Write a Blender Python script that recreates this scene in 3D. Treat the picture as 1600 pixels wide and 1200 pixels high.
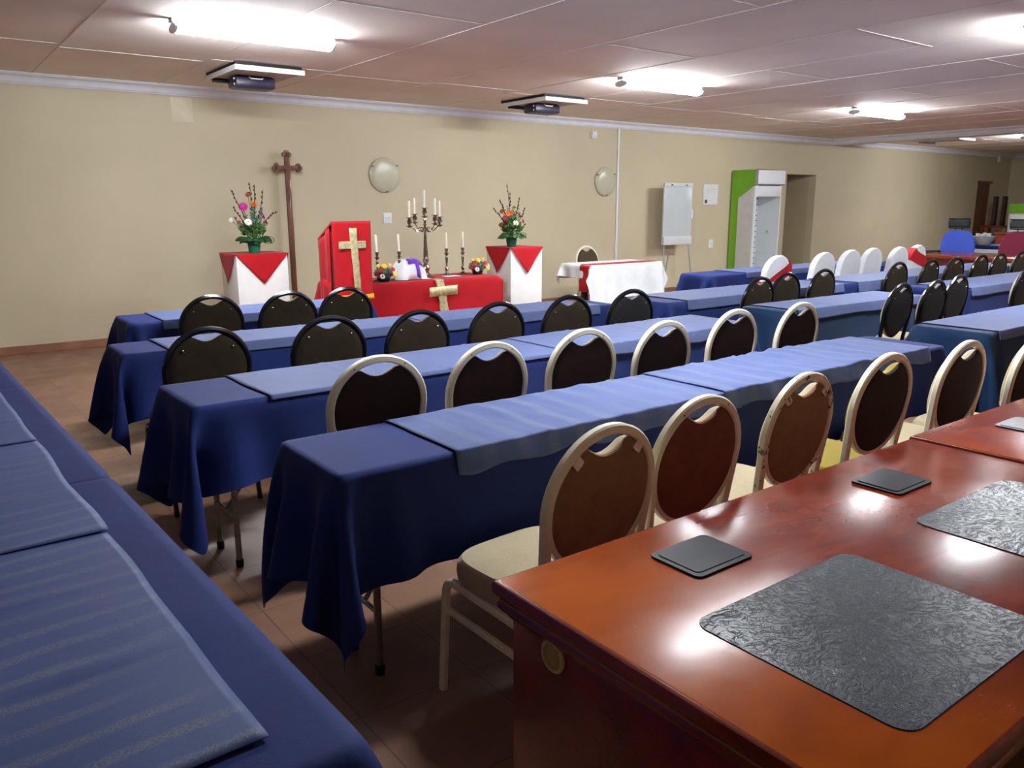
import bpy, bmesh, math, random
import numpy as np
from mathutils import Vector, Matrix, noise

for o in list(bpy.data.objects): bpy.data.objects.remove(o, do_unlink=True)
SC = bpy.context.scene
COL = SC.collection
R = math.radians
PI = math.pi

# ------------------------------------------------------------------ camera
cam_d = bpy.data.cameras.new('camera'); cam = bpy.data.objects.new('camera', cam_d); COL.objects.link(cam)
cam_d.sensor_width = 36.0; cam_d.sensor_fit = 'HORIZONTAL'; cam_d.lens = 36.0*1254.3/1600.0
cam_d.clip_start = 0.05; cam_d.clip_end = 100
_yaw, _pit, _rol = R(36.988), R(12.522), R(-0.15)
_fw = Vector((math.sin(_yaw)*math.cos(_pit), math.cos(_yaw)*math.cos(_pit), -math.sin(_pit)))
_rt = Vector((math.cos(_yaw), -math.sin(_yaw), 0)); _up = _rt.cross(_fw)
_r2 = _rt*math.cos(_rol) + _up*math.sin(_rol); _u2 = -_rt*math.sin(_rol) + _up*math.cos(_rol)
_m = Matrix((( _r2.x, _u2.x, -_fw.x, 0), (_r2.y, _u2.y, -_fw.y, 0), (_r2.z, _u2.z, -_fw.z, 1.5), (0, 0, 0, 1)))
cam.matrix_world = _m
SC.camera = cam

# ------------------------------------------------------------------ view / world
SC.view_settings.view_transform = 'Standard'; SC.view_settings.look = 'None'
SC.view_settings.gamma = 1.0; SC.view_settings.use_curve_mapping = False
SC.view_settings.exposure = 0.30
W = bpy.data.worlds.new('world'); SC.world = W; W.use_nodes = True
W.node_tree.nodes['Background'].inputs[0].default_value = (0.5, 0.55, 0.6, 1)
W.node_tree.nodes['Background'].inputs[1].default_value = 0.02
LAMP_STRENGTH = 140.0          # luminance of the fluorescent diffusers
CEIL = 2.80

# ------------------------------------------------------------------ materials
def lin(c):
    return tuple(((x/255.0)/12.92 if x/255.0 <= .04045 else (((x/255.0)+.055)/1.055)**2.4) for x in c) + (1,)
class NT:
    def __init__(s, name):
        s.m = bpy.data.materials.new(name); s.m.use_nodes = True
        s.t = s.m.node_tree; s.b = s.t.nodes['Principled BSDF']; s.n = s.t.nodes; s.l = s.t.links
        s.co = None
    def coord(s, kind='Object'):
        n = s.n.new('ShaderNodeTexCoord'); return n.outputs[kind]
    def mapping(s, scale=(1,1,1), rot=(0,0,0), kind='Object', loc=(0,0,0)):
        m = s.n.new('ShaderNodeMapping'); m.inputs['Scale'].default_value = scale; m.inputs['Rotation'].default_value = rot
        m.inputs['Location'].default_value = loc
        s.l.new(s.coord(kind), m.inputs['Vector']); return m.outputs['Vector']
    def noise(s, vec, scale, detail=4, rough=.5, dist=0):
        n = s.n.new('ShaderNodeTexNoise'); n.inputs['Scale'].default_value = scale; n.inputs['Detail'].default_value = detail
        n.inputs['Roughness'].default_value = rough; n.inputs['Distortion'].default_value = dist
        s.l.new(vec, n.inputs['Vector']); return n.outputs['Fac']
    def ramp(s, fac, stops):
        r = s.n.new('ShaderNodeValToRGB'); e = r.color_ramp.elements
        while len(e) < len(stops): e.new(0.5)
        for i, (p, c) in enumerate(stops): e[i].position = p; e[i].color = c
        s.l.new(fac, r.inputs[0]); return r.outputs[0]
    def mix(s, fac, a, b, mode='MIX'):
        m = s.n.new('ShaderNodeMix'); m.data_type = 'RGBA'; m.blend_type = mode
        for i, v in ((0, fac), (6, a), (7, b)):
            if hasattr(v, 'links'): s.l.new(v, m.inputs[i])
            else: m.inputs[i].default_value = v
        return m.outputs[2]
    def math(s, op, a, b=0.0, clamp=False):
        m = s.n.new('ShaderNodeMath'); m.operation = op; m.use_clamp = clamp
        for i, v in ((0, a), (1, b)):
            if hasattr(v, 'links'): s.l.new(v, m.inputs[i])
            else: m.inputs[i].default_value = v
        return m.outputs[0]
    def bump(s, h, strength=.3, dist=.01):
        b = s.n.new('ShaderNodeBump'); b.inputs['Strength'].default_value = strength; b.inputs['Distance'].default_value = dist
        s.l.new(h, b.inputs['Height']); s.l.new(b.outputs[0], s.b.inputs['Normal'])
    def base(s, v):
        if hasattr(v, 'links'): s.l.new(v, s.b.inputs['Base Color'])
        else: s.b.inputs['Base Color'].default_value = v
    def set(s, **k):
        for a, v in k.items():
            i = s.b.inputs[a.replace('_', ' ')]
            if hasattr(v, 'links'): s.l.new(v, i)
            else: i.default_value = v

def plain(name, rgb, rough=.6, metal=0, var=.06, nscale=8, bump=0, spec=.4, **k):
    t = NT(name); c = lin(rgb); v = t.mapping()
    n = t.noise(v, nscale, 3)
    dk = tuple(x*(1-var*2) for x in c[:3])+(1,); lt = tuple(min(1, x*(1+var)) for x in c[:3])+(1,)
    t.base(t.ramp(n, [(.3, dk), (.7, lt)]))
    t.set(Roughness=rough, Metallic=metal, Specular_IOR_Level=spec)
    if bump: t.bump(t.noise(v, nscale*12, 3), bump, .002)
    for a, b in k.items(): t.set(**{a: b})
    return t.m

def fabric(name, rgb, rough=.75, sheen=.3, fleck=None, weave=600, bump=.25, streak=None):
    t = NT(name); c = lin(rgb); v = t.mapping()
    n = t.noise(v, 3, 5, .6)
    col = t.ramp(n, [(.25, tuple(x*.86 for x in c[:3])+(1,)), (.75, tuple(min(1, x*1.12) for x in c[:3])+(1,))])
    if streak:
        # woven shadow stripes of lighter yarn running across the runner
        w = t.n.new('ShaderNodeTexWave'); w.wave_type = 'BANDS'; w.bands_direction = 'X'
        w.inputs['Scale'].default_value = streak[1]; w.inputs['Distortion'].default_value = 2.2
        w.inputs['Detail'].default_value = 2; w.inputs['Detail Scale'].default_value = .8
        t.l.new(v, w.inputs['Vector'])
        g = t.noise(t.mapping((60, 260, 60)), 6, 2)
        f = t.math('MULTIPLY', t.ramp(w.outputs['Fac'], [(.5, (0,0,0,1)), (.95, (1,1,1,1))]), t.ramp(g, [(.42, (0,0,0,1)), (.62, (1,1,1,1))]))
        f = t.math('MULTIPLY', f, t.ramp(t.noise(v, 1.3, 2), [(.35, (0.15,)*3+(1,)), (.65, (1,1,1,1))]))
        f = t.math('MULTIPLY', f, streak[2])
        col = t.mix(f, col, lin(streak[0]))
    if fleck:
        f = t.ramp(t.noise(v, 260, 2), [(.5, (0,0,0,1)), (.7, (1,1,1,1))])
        f = t.math('MULTIPLY', f, .5); col = t.mix(f, col, lin(fleck))
    t.base(col); t.set(Roughness=rough, Sheen_Weight=sheen, Sheen_Roughness=.5, Specular_IOR_Level=.15)
    h = t.math('ADD', t.math('MULTIPLY', t.noise(v, weave, 1), .3), t.noise(v, 14, 4, .6))
    t.bump(h, bump, .006)
    return t.m

def paint_wall(name, rgb):
    t = NT(name); v = t.mapping(); c = lin(rgb)
    n = t.noise(v, .8, 5, .6); col = t.ramp(n, [(.3, tuple(x*.93 for x in c[:3])+(1,)), (.7, tuple(x*1.04 for x in c[:3])+(1,))])
    s = t.ramp(t.noise(v, 5, 6, .7), [(.70, (0,0,0,1)), (.76, (1,1,1,1))])
    col = t.mix(t.math('MULTIPLY', s, .10), col, lin((226, 216, 196)))
    t.base(col); t.set(Roughness=.55, Specular_IOR_Level=.3)
    t.bump(t.noise(v, 60, 4), .12, .004); return t.m

def tile_floor():
    t = NT('brown screed floor tiles'); v = t.mapping(loc=(-.1, -1.98+.41*10+.0, 0))
    b = t.n.new('ShaderNodeTexBrick'); b.offset = 0; b.inputs['Scale'].default_value = 1
    b.inputs['Brick Width'].default_value = .41; b.inputs['Row Height'].default_value = .41
    b.inputs['Mortar Size'].default_value = .0028; b.inputs['Mortar Smooth'].default_value = .2
    b.inputs['Color1'].default_value = lin((142, 106, 84)); b.inputs['Color2'].default_value = lin((126, 94, 76)); b.inputs['Mortar'].default_value = lin((96, 74, 60))
    t.l.new(v, b.inputs['Vector'])
    mot = t.ramp(t.noise(v, 3.2, 8, .68), [(.3, (.74,.74,.74,1)), (.7, (1.12,1.1,1.08,1))])
    col = t.mix(1.0, b.outputs['Color'], mot, 'MULTIPLY')
    sp = t.ramp(t.noise(v, 34, 6, .75), [(.62, (0,0,0,1)), (.72, (1,1,1,1))])
    col = t.mix(t.math('MULTIPLY', sp, .22), col, lin((196, 160, 132)))
    t.base(col); t.set(Roughness=t.ramp(t.noise(v, 6, 5), [(.3, (.32,)*3+(1,)), (.7, (.55,)*3+(1,))]), Specular_IOR_Level=.5)
    h = t.math('SUBTRACT', t.noise(v, 30, 5), t.math('MULTIPLY', b.outputs['Fac'], 1.4))
    t.bump(h, .2, .003); return t.m

def mahogany(name, a, b, c, rough=.2, stretch=(1.2, 7, 7), worn=0.0):
    t = NT(name); v = t.mapping(stretch)
    n = t.noise(v, 1.6, 7, .62, .7)
    col = t.ramp(n, [(.28, lin(a)), (.5, lin(b)), (.74, lin(c))])
    g = t.ramp(t.noise(t.mapping((3, 90, 90)), 3, 3), [(.35, (.86,.84,.82,1)), (.65, (1.05,1.05,1.05,1))])
    col = t.mix(1.0, col, g, 'MULTIPLY')
    if worn:
        p = t.mapping((1, 1, 1))
        s = t.ramp(t.noise(p, 55, 5, .8), [(.69, (0,0,0,1)), (.72, (1,1,1,1))])
        col = t.mix(t.math('MULTIPLY', s, worn), col, lin((226, 190, 150)))
    t.base(col)
    t.set(Roughness=t.ramp(t.noise(t.mapping(), 5, 6, .7), [(.3, (rough*.8,)*3+(1,)), (.75, (rough*1.5,)*3+(1,))]), Specular_IOR_Level=.5, Coat_Weight=.25, Coat_Roughness=.12)
    t.bump(t.noise(t.mapping((1, 2.5, 2.5)), 45, 4), .05, .002)
    return t.m

def desk_top_mat(y0=.95, nm='worn glossy mahogany desk top'):
    t = NT(nm); v = t.mapping((1.2, 3.5, 1))
    n = t.noise(v, 1.9, 7, .62, .9)
    red = t.ramp(n, [(.28, lin((76, 20, 10))), (.5, lin((114, 36, 18))), (.74, lin((146, 58, 26)))])
    # the lacquer has yellowed towards the left-hand end of each desk
    sx = t.n.new('ShaderNodeSeparateXYZ'); t.l.new(t.coord('Object'), sx.inputs[0])
    d = t.math('SUBTRACT', y0, t.math('MULTIPLY', sx.outputs['X'], 1.7), True)
    d = t.math('MULTIPLY', d, t.ramp(t.noise(t.mapping((1,2,1)), 3.2, 5), [(.3, (.45,)*3+(1,)), (.62, (1,1,1,1))]), True)
    col = t.mix(t.math('MULTIPLY', d, 1.3, True), red, lin((190, 94, 24)))
    ex = t.noise(t.mapping((1, 1, 1)), 38, 6, .85)
    s = t.ramp(ex, [(.76, (0,0,0,1)), (.78, (1,1,1,1))])
    col = t.mix(t.math('MULTIPLY', s, .3), col, lin((222, 170, 120)))
    # fine pale scratches
    sc = t.noise(t.mapping((1.2, 16, 1), (0, 0, .5)), 5, 2, .5, .9)
    s2 = t.ramp(sc, [(.497, (0,0,0,1)), (.5, (1,1,1,1)), (.503, (0,0,0,1))])
    s2 = t.math('MULTIPLY', s2, t.ramp(t.noise(t.mapping((1,1,1)), 7, 2), [(.6, (0,0,0,1)), (.68, (1,1,1,1))]))
    col = t.mix(t.math('MULTIPLY', s2, .4), col, lin((215, 180, 160)))
    t.base(col)
    t.set(Roughness=t.ramp(t.noise(t.mapping(), 7, 6, .7), [(.3, (.17,)*3+(1,)), (.75, (.26,)*3+(1,))]), Specular_IOR_Level=.17)
    t.bump(t.noise(t.mapping((1, 2.5, 1)), 40, 5), .06, .002)
    return t.m

def leather(name, rgb):
    t = NT(name); v = t.mapping()
    # creases fan out from the middle of each pad, crossed by fine crackle
    sp = t.n.new('ShaderNodeSeparateXYZ'); wob = t.noise(v, 7, 4, .6)
    t.l.new(t.coord('Generated'), sp.inputs[0])
    x = t.math('ADD', t.math('SUBTRACT', sp.outputs['X'], .47), t.math('MULTIPLY', t.math('SUBTRACT', wob, .5), .35))
    y = t.math('ADD', t.math('SUBTRACT', sp.outputs['Y'], .55), t.math('MULTIPLY', t.math('SUBTRACT', t.noise(v, 8, 3), .5), .3))
    ang = t.math('ARCTAN2', y, x); rad = t.math('SQRT', t.math('ADD', t.math('MULTIPLY', x, x), t.math('MULTIPLY', y, y)))
    cb = t.n.new('ShaderNodeCombineXYZ'); t.l.new(t.math('MULTIPLY', ang, 5.5), cb.inputs[0]); t.l.new(t.math('MULTIPLY', rad, 6.0), cb.inputs[1])
    n1 = t.noise(cb.outputs[0], 2.4, 4, .65, .8)
    r1 = t.ramp(n1, [(.465, (1,1,1,1)), (.5, (0,0,0,1)), (.535, (1,1,1,1))])
    n2 = t.noise(v, 30, 3, .6, 1.2)
    r2 = t.ramp(n2, [(.45, (1,1,1,1)), (.5, (0,0,0,1)), (.55, (1,1,1,1))])
    h = t.math('ADD', t.math('MULTIPLY', r1, 1.0), t.math('MULTIPLY', r2, .12))
    h = t.math('ADD', h, t.math('MULTIPLY', t.noise(v, 220, 3), .5))
    t.bump(h, .5, .0018)
    c = lin(rgb); t.base(t.ramp(wob, [(.3, tuple(q*.8 for q in c[:3])+(1,)), (.7, tuple(q*1.2 for q in c[:3])+(1,))]))
    t.set(Roughness=.3, Specular_IOR_Level=.22); return t.m

def chipped(name, rgb, under, amount, rough=.35):
    t = NT(name); v = t.mapping()
    n = t.noise(v, 24, 6, .7); f = t.ramp(n, [(amount, (0,0,0,1)), (amount+.015, (1,1,1,1))])
    c = lin(rgb)
    col = t.ramp(t.noise(v, 9, 4), [(.3, tuple(x*.88 for x in c[:3])+(1,)), (.7, c)])
    t.base(t.mix(f, col, lin(under))); t.set(Roughness=rough, Specular_IOR_Level=.5)
    t.bump(t.math('MULTIPLY', f, -1), .3, .001); return t.m

def emis(name, rgb, strength):
    t = NT(name); t.base(lin(rgb)); t.set(Emission_Color=lin(rgb), Emission_Strength=strength, Roughness=.4); return t.m

M = dict(
    wall=paint_wall('beige emulsion wall', (200, 189, 160)),
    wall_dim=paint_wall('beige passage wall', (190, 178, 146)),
    ceil=plain('matt ceiling board', (242, 230, 222), .8, var=.035, nscale=1.2),
    strip=plain('white cover strip', (222, 216, 214), .6),
    cornice=plain('white plaster cornice', (222, 224, 232), .5, var=.03),
    floor=tile_floor(),
    skirt=plain('brown painted skirting', (146, 100, 76), .5, var=.15, nscale=5),
    cloth=fabric('royal blue tablecloth weave', (27, 43, 100), .7, .02),
    cloth_teal=fabric('petrol blue tablecloth weave', (24, 50, 84), .7, .04),
    runner=fabric('pale blue runner weave', (80, 94, 138), .65, .03, streak=((132, 140, 150), 2.3, .6)),
    runner_plain=fabric('pale blue runner weave plain', (84, 97, 139), .6, .04),
    red=fabric('red altar cloth', (176, 18, 30), .7, .1),
    white_cloth=fabric('white damask cloth', (228, 232, 236), .6, .3, bump=.5),
    purple=fabric('purple ribbon cloth', (92, 40, 168), .5, .3),
    gold=plain('gold lame fabric', (206, 196, 152), .36, .35, .16, 30, .8),
    yellow=fabric('yellow fringe', (236, 178, 36), .6),
    cream=chipped('chipped cream enamel tube', (240, 234, 210), (30, 24, 20), .69),
    cream_worn=chipped('badly chipped cream enamel tube', (236, 226, 198), (28, 22, 18), .575),
    cream_tan=chipped('cream enamel tube slightly chipped', (240, 234, 208), (60, 40, 26), .66),
    blackmetal=plain('black enamel tube', (14, 16, 22), .22, 0, .1, spec=.6),
    panel_tan=plain('tan hardboard back', (142, 108, 76), .8, var=.08, nscale=20, bump=.2),
    panel_red=plain('red brown hardboard back', (120, 62, 42), .75, var=.1, nscale=14, bump=.2),
    panel_dark=plain('dark brown fabric back', (48, 32, 30), .85, var=.12, nscale=18, bump=.25),
    panel_olive=plain('olive brown fabric back', (44, 37, 26), .9, var=.1, nscale=16, spec=.15, bump=.25),
    panel_black=plain('black fabric back', (20, 18, 20), .8, var=.1, nscale=16, bump=.2),
    seat_beige=fabric('beige seat fabric', (178, 164, 134), .85, .2, fleck=(150, 134, 104)),
    seat_olive=fabric('olive seat fabric', (122, 108, 56), .85, .2, fleck=(84, 70, 40)),
    seat_brown=fabric('brown seat fabric', (70, 56, 42), .85, .1),
    seat_yellow=fabric('mustard seat fabric', (140, 122, 44), .85, .2),
    cover=fabric('white stretch chair cover', (226, 230, 236), .6, .3, weave=900),
    desk=desk_top_mat(), desk_b=desk_top_mat(.2, 'glossy red mahogany desk top'),
    desk_edge=mahogany('mahogany moulded edge', (76, 20, 12), (112, 38, 20), (146, 66, 32), .2, (8, 1.2, 8), worn=.5),
    desk_body=mahogany('dark red mahogany panel', (84, 14, 12), (112, 20, 16), (130, 32, 22), .3),
    leather=leather('grained black leather inlay', (14, 32, 44)),
    box_plastic=plain('dark slate plastic lid', (24, 34, 42), .2, 0, .06, 20, .05, spec=.28),
    grommet=plain('beige plastic grommet', (196, 168, 112), .4),
    grommet_in=plain('brown plastic grommet inner', (176, 146, 92), .5),
    steel=plain('galvanised steel tube', (150, 152, 150), .35, .8, .15, 30),
    rubber=plain('black rubber', (14, 14, 14), .7),
    screw=plain('bright screw head', (200, 200, 196), .2, 1.0),
    chip_wood=plain('laminate table top', (170, 150, 120), .5),
    cross=mahogany('varnished red brown wood', (70, 34, 16), (98, 52, 26), (122, 70, 38), .5, (5, 5, 1)),
    ped=plain('white painted plinth', (236, 236, 234), .5, var=.02),
    glass_opal=plain('opal glass disc', (190, 188, 164), .25, 0, .04, 6),
    brass=plain('small brass clip', (150, 130, 90), .3, .8),
    white=plain('white plastic', (226, 228, 232), .4, var=.02),
    white_metal=plain('white enamel metal', (206, 210, 212), .35, var=.02),
    board=plain('dry wipe board', (192, 200, 202), .25, var=.03, nscale=3),
    green=plain('lime green laminate', (112, 172, 40), .4, var=.04),
    grey=plain('light grey laminate', (196, 198, 196), .4, var=.03),
    alu=plain('brushed aluminium', (170, 176, 184), .3, .7),
    slat=plain('white slatwall', (214, 226, 228), .4),
    dark=plain('near black', (16, 14, 14), .6),
    silver=plain('polished nickel', (176, 166, 156), .16, 1.0, .25, 30),
    wax=plain('white candle wax', (238, 234, 220), .45, var=.02),
    leaf=plain('deep green leaf', (32, 72, 34), .4, var=.3, nscale=14),
    leaf2=plain('mid green foliage', (74, 110, 48), .5, var=.3, nscale=20),
    leaf3=plain('blue grey foliage', (92, 118, 104), .6, var=.25, nscale=20),
    stem=plain('brown twig', (66, 44, 34), .7, var=.2),
    gstem=plain('green flower stem', (96, 122, 60), .6),
    pot=plain('green plastic pot', (20, 112, 84), .35, var=.08),
    magenta=plain('magenta petals', (176, 28, 128), .6, var=.15, nscale=30),
    orange=plain('orange petals', (232, 104, 36), .6, var=.15, nscale=30),
    crimson=plain('crimson petals', (132, 16, 52), .6, var=.2, nscale=30),
    rust=plain('rust petals', (130, 64, 36), .6, var=.2, nscale=30),
    redpet=plain('red petals', (180, 20, 34), .6, var=.2, nscale=30),
    pinkpet=plain('dusky pink petals', (140, 80, 90), .6, var=.2, nscale=30),
    whitepet=plain('white petals', (240, 240, 232), .6, var=.03, nscale=30),
    yellowpet=plain('yellow petals', (236, 206, 40), .6, var=.1, nscale=30),
    wood_door=mahogany('varnished timber door', (70, 30, 16), (104, 52, 28), (128, 68, 36), .35, (6, 6, .8)),
    blue_fab=fabric('cobalt blue chair fabric', (64, 88, 190), .7, .3),
    maroon=fabric('maroon chair fabric', (110, 30, 56), .7, .3),
    mesh=plain('black mesh headrest', (34, 42, 44), .6, var=.15, nscale=40),
    lamp=emis('lit opal diffuser', (244, 250, 255), LAMP_STRENGTH),
    projector=plain('dark indigo projector casing', (44, 38, 62), .35, var=.05),
    tray=plain('ceiling tray board', (190, 180, 176), .6),
)

# ------------------------------------------------------------------ mesh building
class MB:
    def __init__(s): s.v = []; s.f = []; s.mi = []; s.cur = 0
    def add(s, vs, fs):
        b = len(s.v); s.v += [tuple(x) for x in vs]; s.f += [tuple(i+b for i in f) for f in fs]; s.mi += [s.cur]*len(fs); return s
    def box(s, x0, x1, y0, y1, z0, z1, bev=0.0):
        if bev <= 0:
            return s.add([(x0,y0,z0),(x1,y0,z0),(x1,y1,z0),(x0,y1,z0),(x0,y0,z1),(x1,y0,z1),(x1,y1,z1),(x0,y1,z1)],
                [(0,3,2,1),(4,5,6,7),(0,1,5,4),(1,2,6,5),(2,3,7,6),(3,0,4,7)])
        bm = bmesh.new(); bmesh.ops.create_cube(bm, size=1)
        for v in bm.verts: v.co = Vector(((x0+x1)/2+v.co.x*(x1-x0), (y0+y1)/2+v.co.y*(y1-y0), (z0+z1)/2+v.co.z*(z1-z0)))
        bmesh.ops.bevel(bm, geom=bm.edges[:], offset=bev, segments=2, affect='EDGES', profile=.5)
        s.frombm(bm); return s
    def frombm(s, bm):
        bm.verts.index_update()
        s.add([v.co[:] for v in bm.verts], [[v.index for v in f.verts] for f in bm.faces]); bm.free()
    def prism(s, poly, z0, z1):
        n = len(poly)
        return s.add([(x,y,z0) for x,y in poly]+[(x,y,z1) for x,y in poly], [tuple(range(n-1,-1,-1)), tuple(range(n,2*n))]+[(i,(i+1)%n,n+(i+1)%n,n+i) for i in range(n)])
    def prism_axis(s, poly, a0, a1, axis):
        """poly in the plane normal to axis: 'x' -> (y,z), 'y' -> (x,z)"""
        n = len(poly)
        g = (lambda p, a: (a, p[0], p[1])) if axis == 'x' else (lambda p, a: (p[0], a, p[1]))
        return s.add([g(p,a0) for p in poly]+[g(p,a1) for p in poly], [tuple(range(n-1,-1,-1)), tuple(range(n,2*n))]+[(i,(i+1)%n,n+(i+1)%n,n+i) for i in range(n)])
    def lathe(s, prof, c=(0,0,0), n=20, rot=None):
        vs, fs = [], []; k = len(prof)
        for i in range(n):
            a = 2*PI*i/n
            for r, z in prof:
                p = Vector((r*math.cos(a), r*math.sin(a), z))
                if rot is not None: p = rot @ p
                vs.append((p.x+c[0], p.y+c[1], p.z+c[2]))
        for i in range(n):
            j = (i+1) % n
            for q in range(k-1): fs.append((i*k+q, j*k+q, j*k+q+1, i*k+q+1))
        fs.append(tuple(j*k for j in range(n-1,-1,-1))); fs.append(tuple(j*k+k-1 for j in range(n)))
        return s.add(vs, fs)
    def tube(s, path, r, n=8, ref=(0,0,1), r2=None, closed=False, square=False, taper=None):
        path = [Vector(p) for p in path]; m = len(path); vs = []; fs = []
        r2 = r2 or r; ref = Vector(ref)
        for i, p in enumerate(path):
            if closed: t = path[(i+1) % m]-path[i-1]
            else: t = path[min(i+1, m-1)]-path[max(i-1, 0)]
            t.normalize()
            a = t.cross(ref)
            if a.length < 1e-4: a = t.cross(Vector((0.3, 1, 0.1)))
            a.normalize(); b = a.cross(t).normalized()
            k = taper(i/(m-1)) if taper else 1
            if square:
                e = .35
                pts = [(1,1-e),(1-e,1),(-1+e,1),(-1,1-e),(-1,-1+e),(-1+e,-1),(1-e,-1),(1,-1+e)]
                for x, y in pts: vs.append(tuple(p+a*x*r*k+b*y*r2*k))
            else:
                for q in range(n):
                    w = 2*PI*q/n; vs.append(tuple(p+a*math.cos(w)*r*k+b*math.sin(w)*r2*k))
        if square: n = 8
        for i in range(m if closed else m-1):
            j = (i+1) % m
            for q in range(n): fs.append((i*n+q, i*n+(q+1) % n, j*n+(q+1) % n, j*n+q))
        if not closed: fs.append(tuple(range(n-1,-1,-1))); fs.append(tuple((m-1)*n+q for q in range(n)))
        return s.add(vs, fs)
    def sphere(s, c, rx, ry=None, rz=None, n=12, m=8):
        ry = ry or rx; rz = rz or rx
        prof = [(math.sin(PI*i/m), -math.cos(PI*i/m)) for i in range(m+1)]
        vs, fs = [], []
        for i in range(n):
            a = 2*PI*i/n
            for r, z in prof: vs.append((c[0]+rx*max(r,1e-4)*math.cos(a), c[1]+ry*max(r,1e-4)*math.sin(a), c[2]+rz*z))
        k = m+1
        for i in range(n):
            j = (i+1) % n
            for q in range(m): fs.append((i*k+q, j*k+q, j*k+q+1, i*k+q+1))
        return s.add(vs, fs)
    def grid(s, P):
        nu, nv = len(P), len(P[0])
        return s.add([p for row in P for p in row], [(i*nv+j, (i+1)*nv+j, (i+1)*nv+j+1, i*nv+j+1) for i in range(nu-1) for j in range(nv-1)])
    def leafcard(s, base, tip, width, up, curl=.2, n=6):
        base = Vector(base); tip = Vector(tip); d = tip-base; L = d.length; side = d.cross(Vector(up)).normalized(); nn = side.cross(d).normalized()
        P = []
        for i in range(n+1):
            t = i/n; w = width*math.sin(PI*min(1, t*.92+.06))**.8
            c = base+d*t+nn*(curl*L*math.sin(PI*t))
            P.append([tuple(c-side*w+nn*.15*w), tuple(c), tuple(c+side*w+nn*.15*w)])
        return s.grid(P)
    def build(s, name, mats, parent=None, smooth=30, loc=None):
        me = bpy.data.meshes.new(name); me.from_pydata(s.v, [], s.f); me.validate()
        if not isinstance(mats, (list, tuple)): mats = [mats]
        for m in mats: me.materials.append(m)
        bm = bmesh.new(); bm.from_mesh(me); bmesh.ops.recalc_face_normals(bm, faces=bm.faces); bm.to_mesh(me); bm.free()
        if len(mats) > 1:
            for p, i in zip(me.polygons, s.mi): p.material_index = i
        if smooth:
            me.shade_smooth(); me.set_sharp_from_angle(angle=R(smooth))
        o = bpy.data.objects.new(name, me); COL.objects.link(o)
        if parent: o.parent = parent
        if loc: o.location = loc
        return o

def empty(name, loc=(0,0,0), rz=0):
    o = bpy.data.objects.new(name, None); COL.objects.link(o); o.location = loc; o.rotation_euler = (0,0,rz)
    o.empty_display_size = .1; return o
def tag(o, label=None, cat=None, group=None, kind=None):
    if label: o['label'] = label
    if cat: o['category'] = cat
    if group: o['group'] = group
    if kind: o['kind'] = kind
    return o
def thing(name, label, cat, loc=(0,0,0), rz=0, group=None): return tag(empty(name, loc, rz), label, cat, group)
def struct(name, mb, m, parent=None, smooth=0):
    o = mb.build(name, m, parent, smooth)
    if not parent: o['kind'] = 'structure'
    return o
def dup(root, loc, rz, label, group=None):
    r = root.copy(); COL.objects.link(r); r.location = loc; r.rotation_euler = (0,0,rz); r['label'] = label
    if group: r['group'] = group
    for ch in list(root.children):
        c = ch.copy(); COL.objects.link(c); c.parent = r
        for g in list(ch.children):
            d = g.copy(); COL.objects.link(d); d.parent = c
    return r

# ================================================================== SETTING
X0, X1, Y0, Y1 = -2.6, 24.0, -2.2, 9.69
struct('floor', MB().box(X0-.2, X1+.2, Y0-.2, Y1+1.6, -.1, 0), M['floor'])
struct('ceiling', MB().box(X0-.2, X1+.2, Y0-.2, Y1+1.6, CEIL, CEIL+.1), M['ceil'])
# far wall (with the cross) has a doorway recess at x 14.04..15.04 and a door at x 22.2..22.85
DX0, DX1, DZ = 14.04, 15.03, 2.09
EX0, EX1, EZ = 22.2, 22.86, 2.07
wb = MB(); T = .16
wb.box(X0, DX0, Y1, Y1+T, 0, CEIL); wb.box(DX0, DX1, Y1, Y1+T, DZ, CEIL); wb.box(DX1, EX0, Y1, Y1+T, 0, CEIL)
wb.box(EX0, EX1, Y1, Y1+T, EZ, CEIL); wb.box(EX1, X1, Y1, Y1+T, 0, CEIL)
struct('wall_back', wb, M['wall'])
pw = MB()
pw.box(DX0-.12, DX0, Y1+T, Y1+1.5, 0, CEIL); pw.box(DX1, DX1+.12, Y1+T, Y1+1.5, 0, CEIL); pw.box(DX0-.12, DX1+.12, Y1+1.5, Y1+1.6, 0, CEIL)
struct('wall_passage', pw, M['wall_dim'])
struct('wall_left', MB().box(X0-.16, X0, Y0, Y1+T, 0, CEIL), M['wall'])
struct('wall_right', MB().box(X1, X1+.16, Y0, Y1+T, 0, CEIL), M['wall'])
struct('wall_front', MB().box(X0-.16, X1+.16, Y0-.16, Y0, 0, CEIL), M['wall'])
# skirting
sk = MB(); sk.box(X0, DX0, Y1-.018, Y1, 0, .085, .004); sk.box(DX1, EX0, Y1-.018, Y1, 0, .085, .004); sk.box(EX1, X1, Y1-.018, Y1, 0, .085, .004)
struct('baseboard_back', sk, M['skirt'])
struct('baseboard_right', MB().box(X1-.018, X1, Y0, Y1-.018, 0, .085, .004), M['skirt'])
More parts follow.
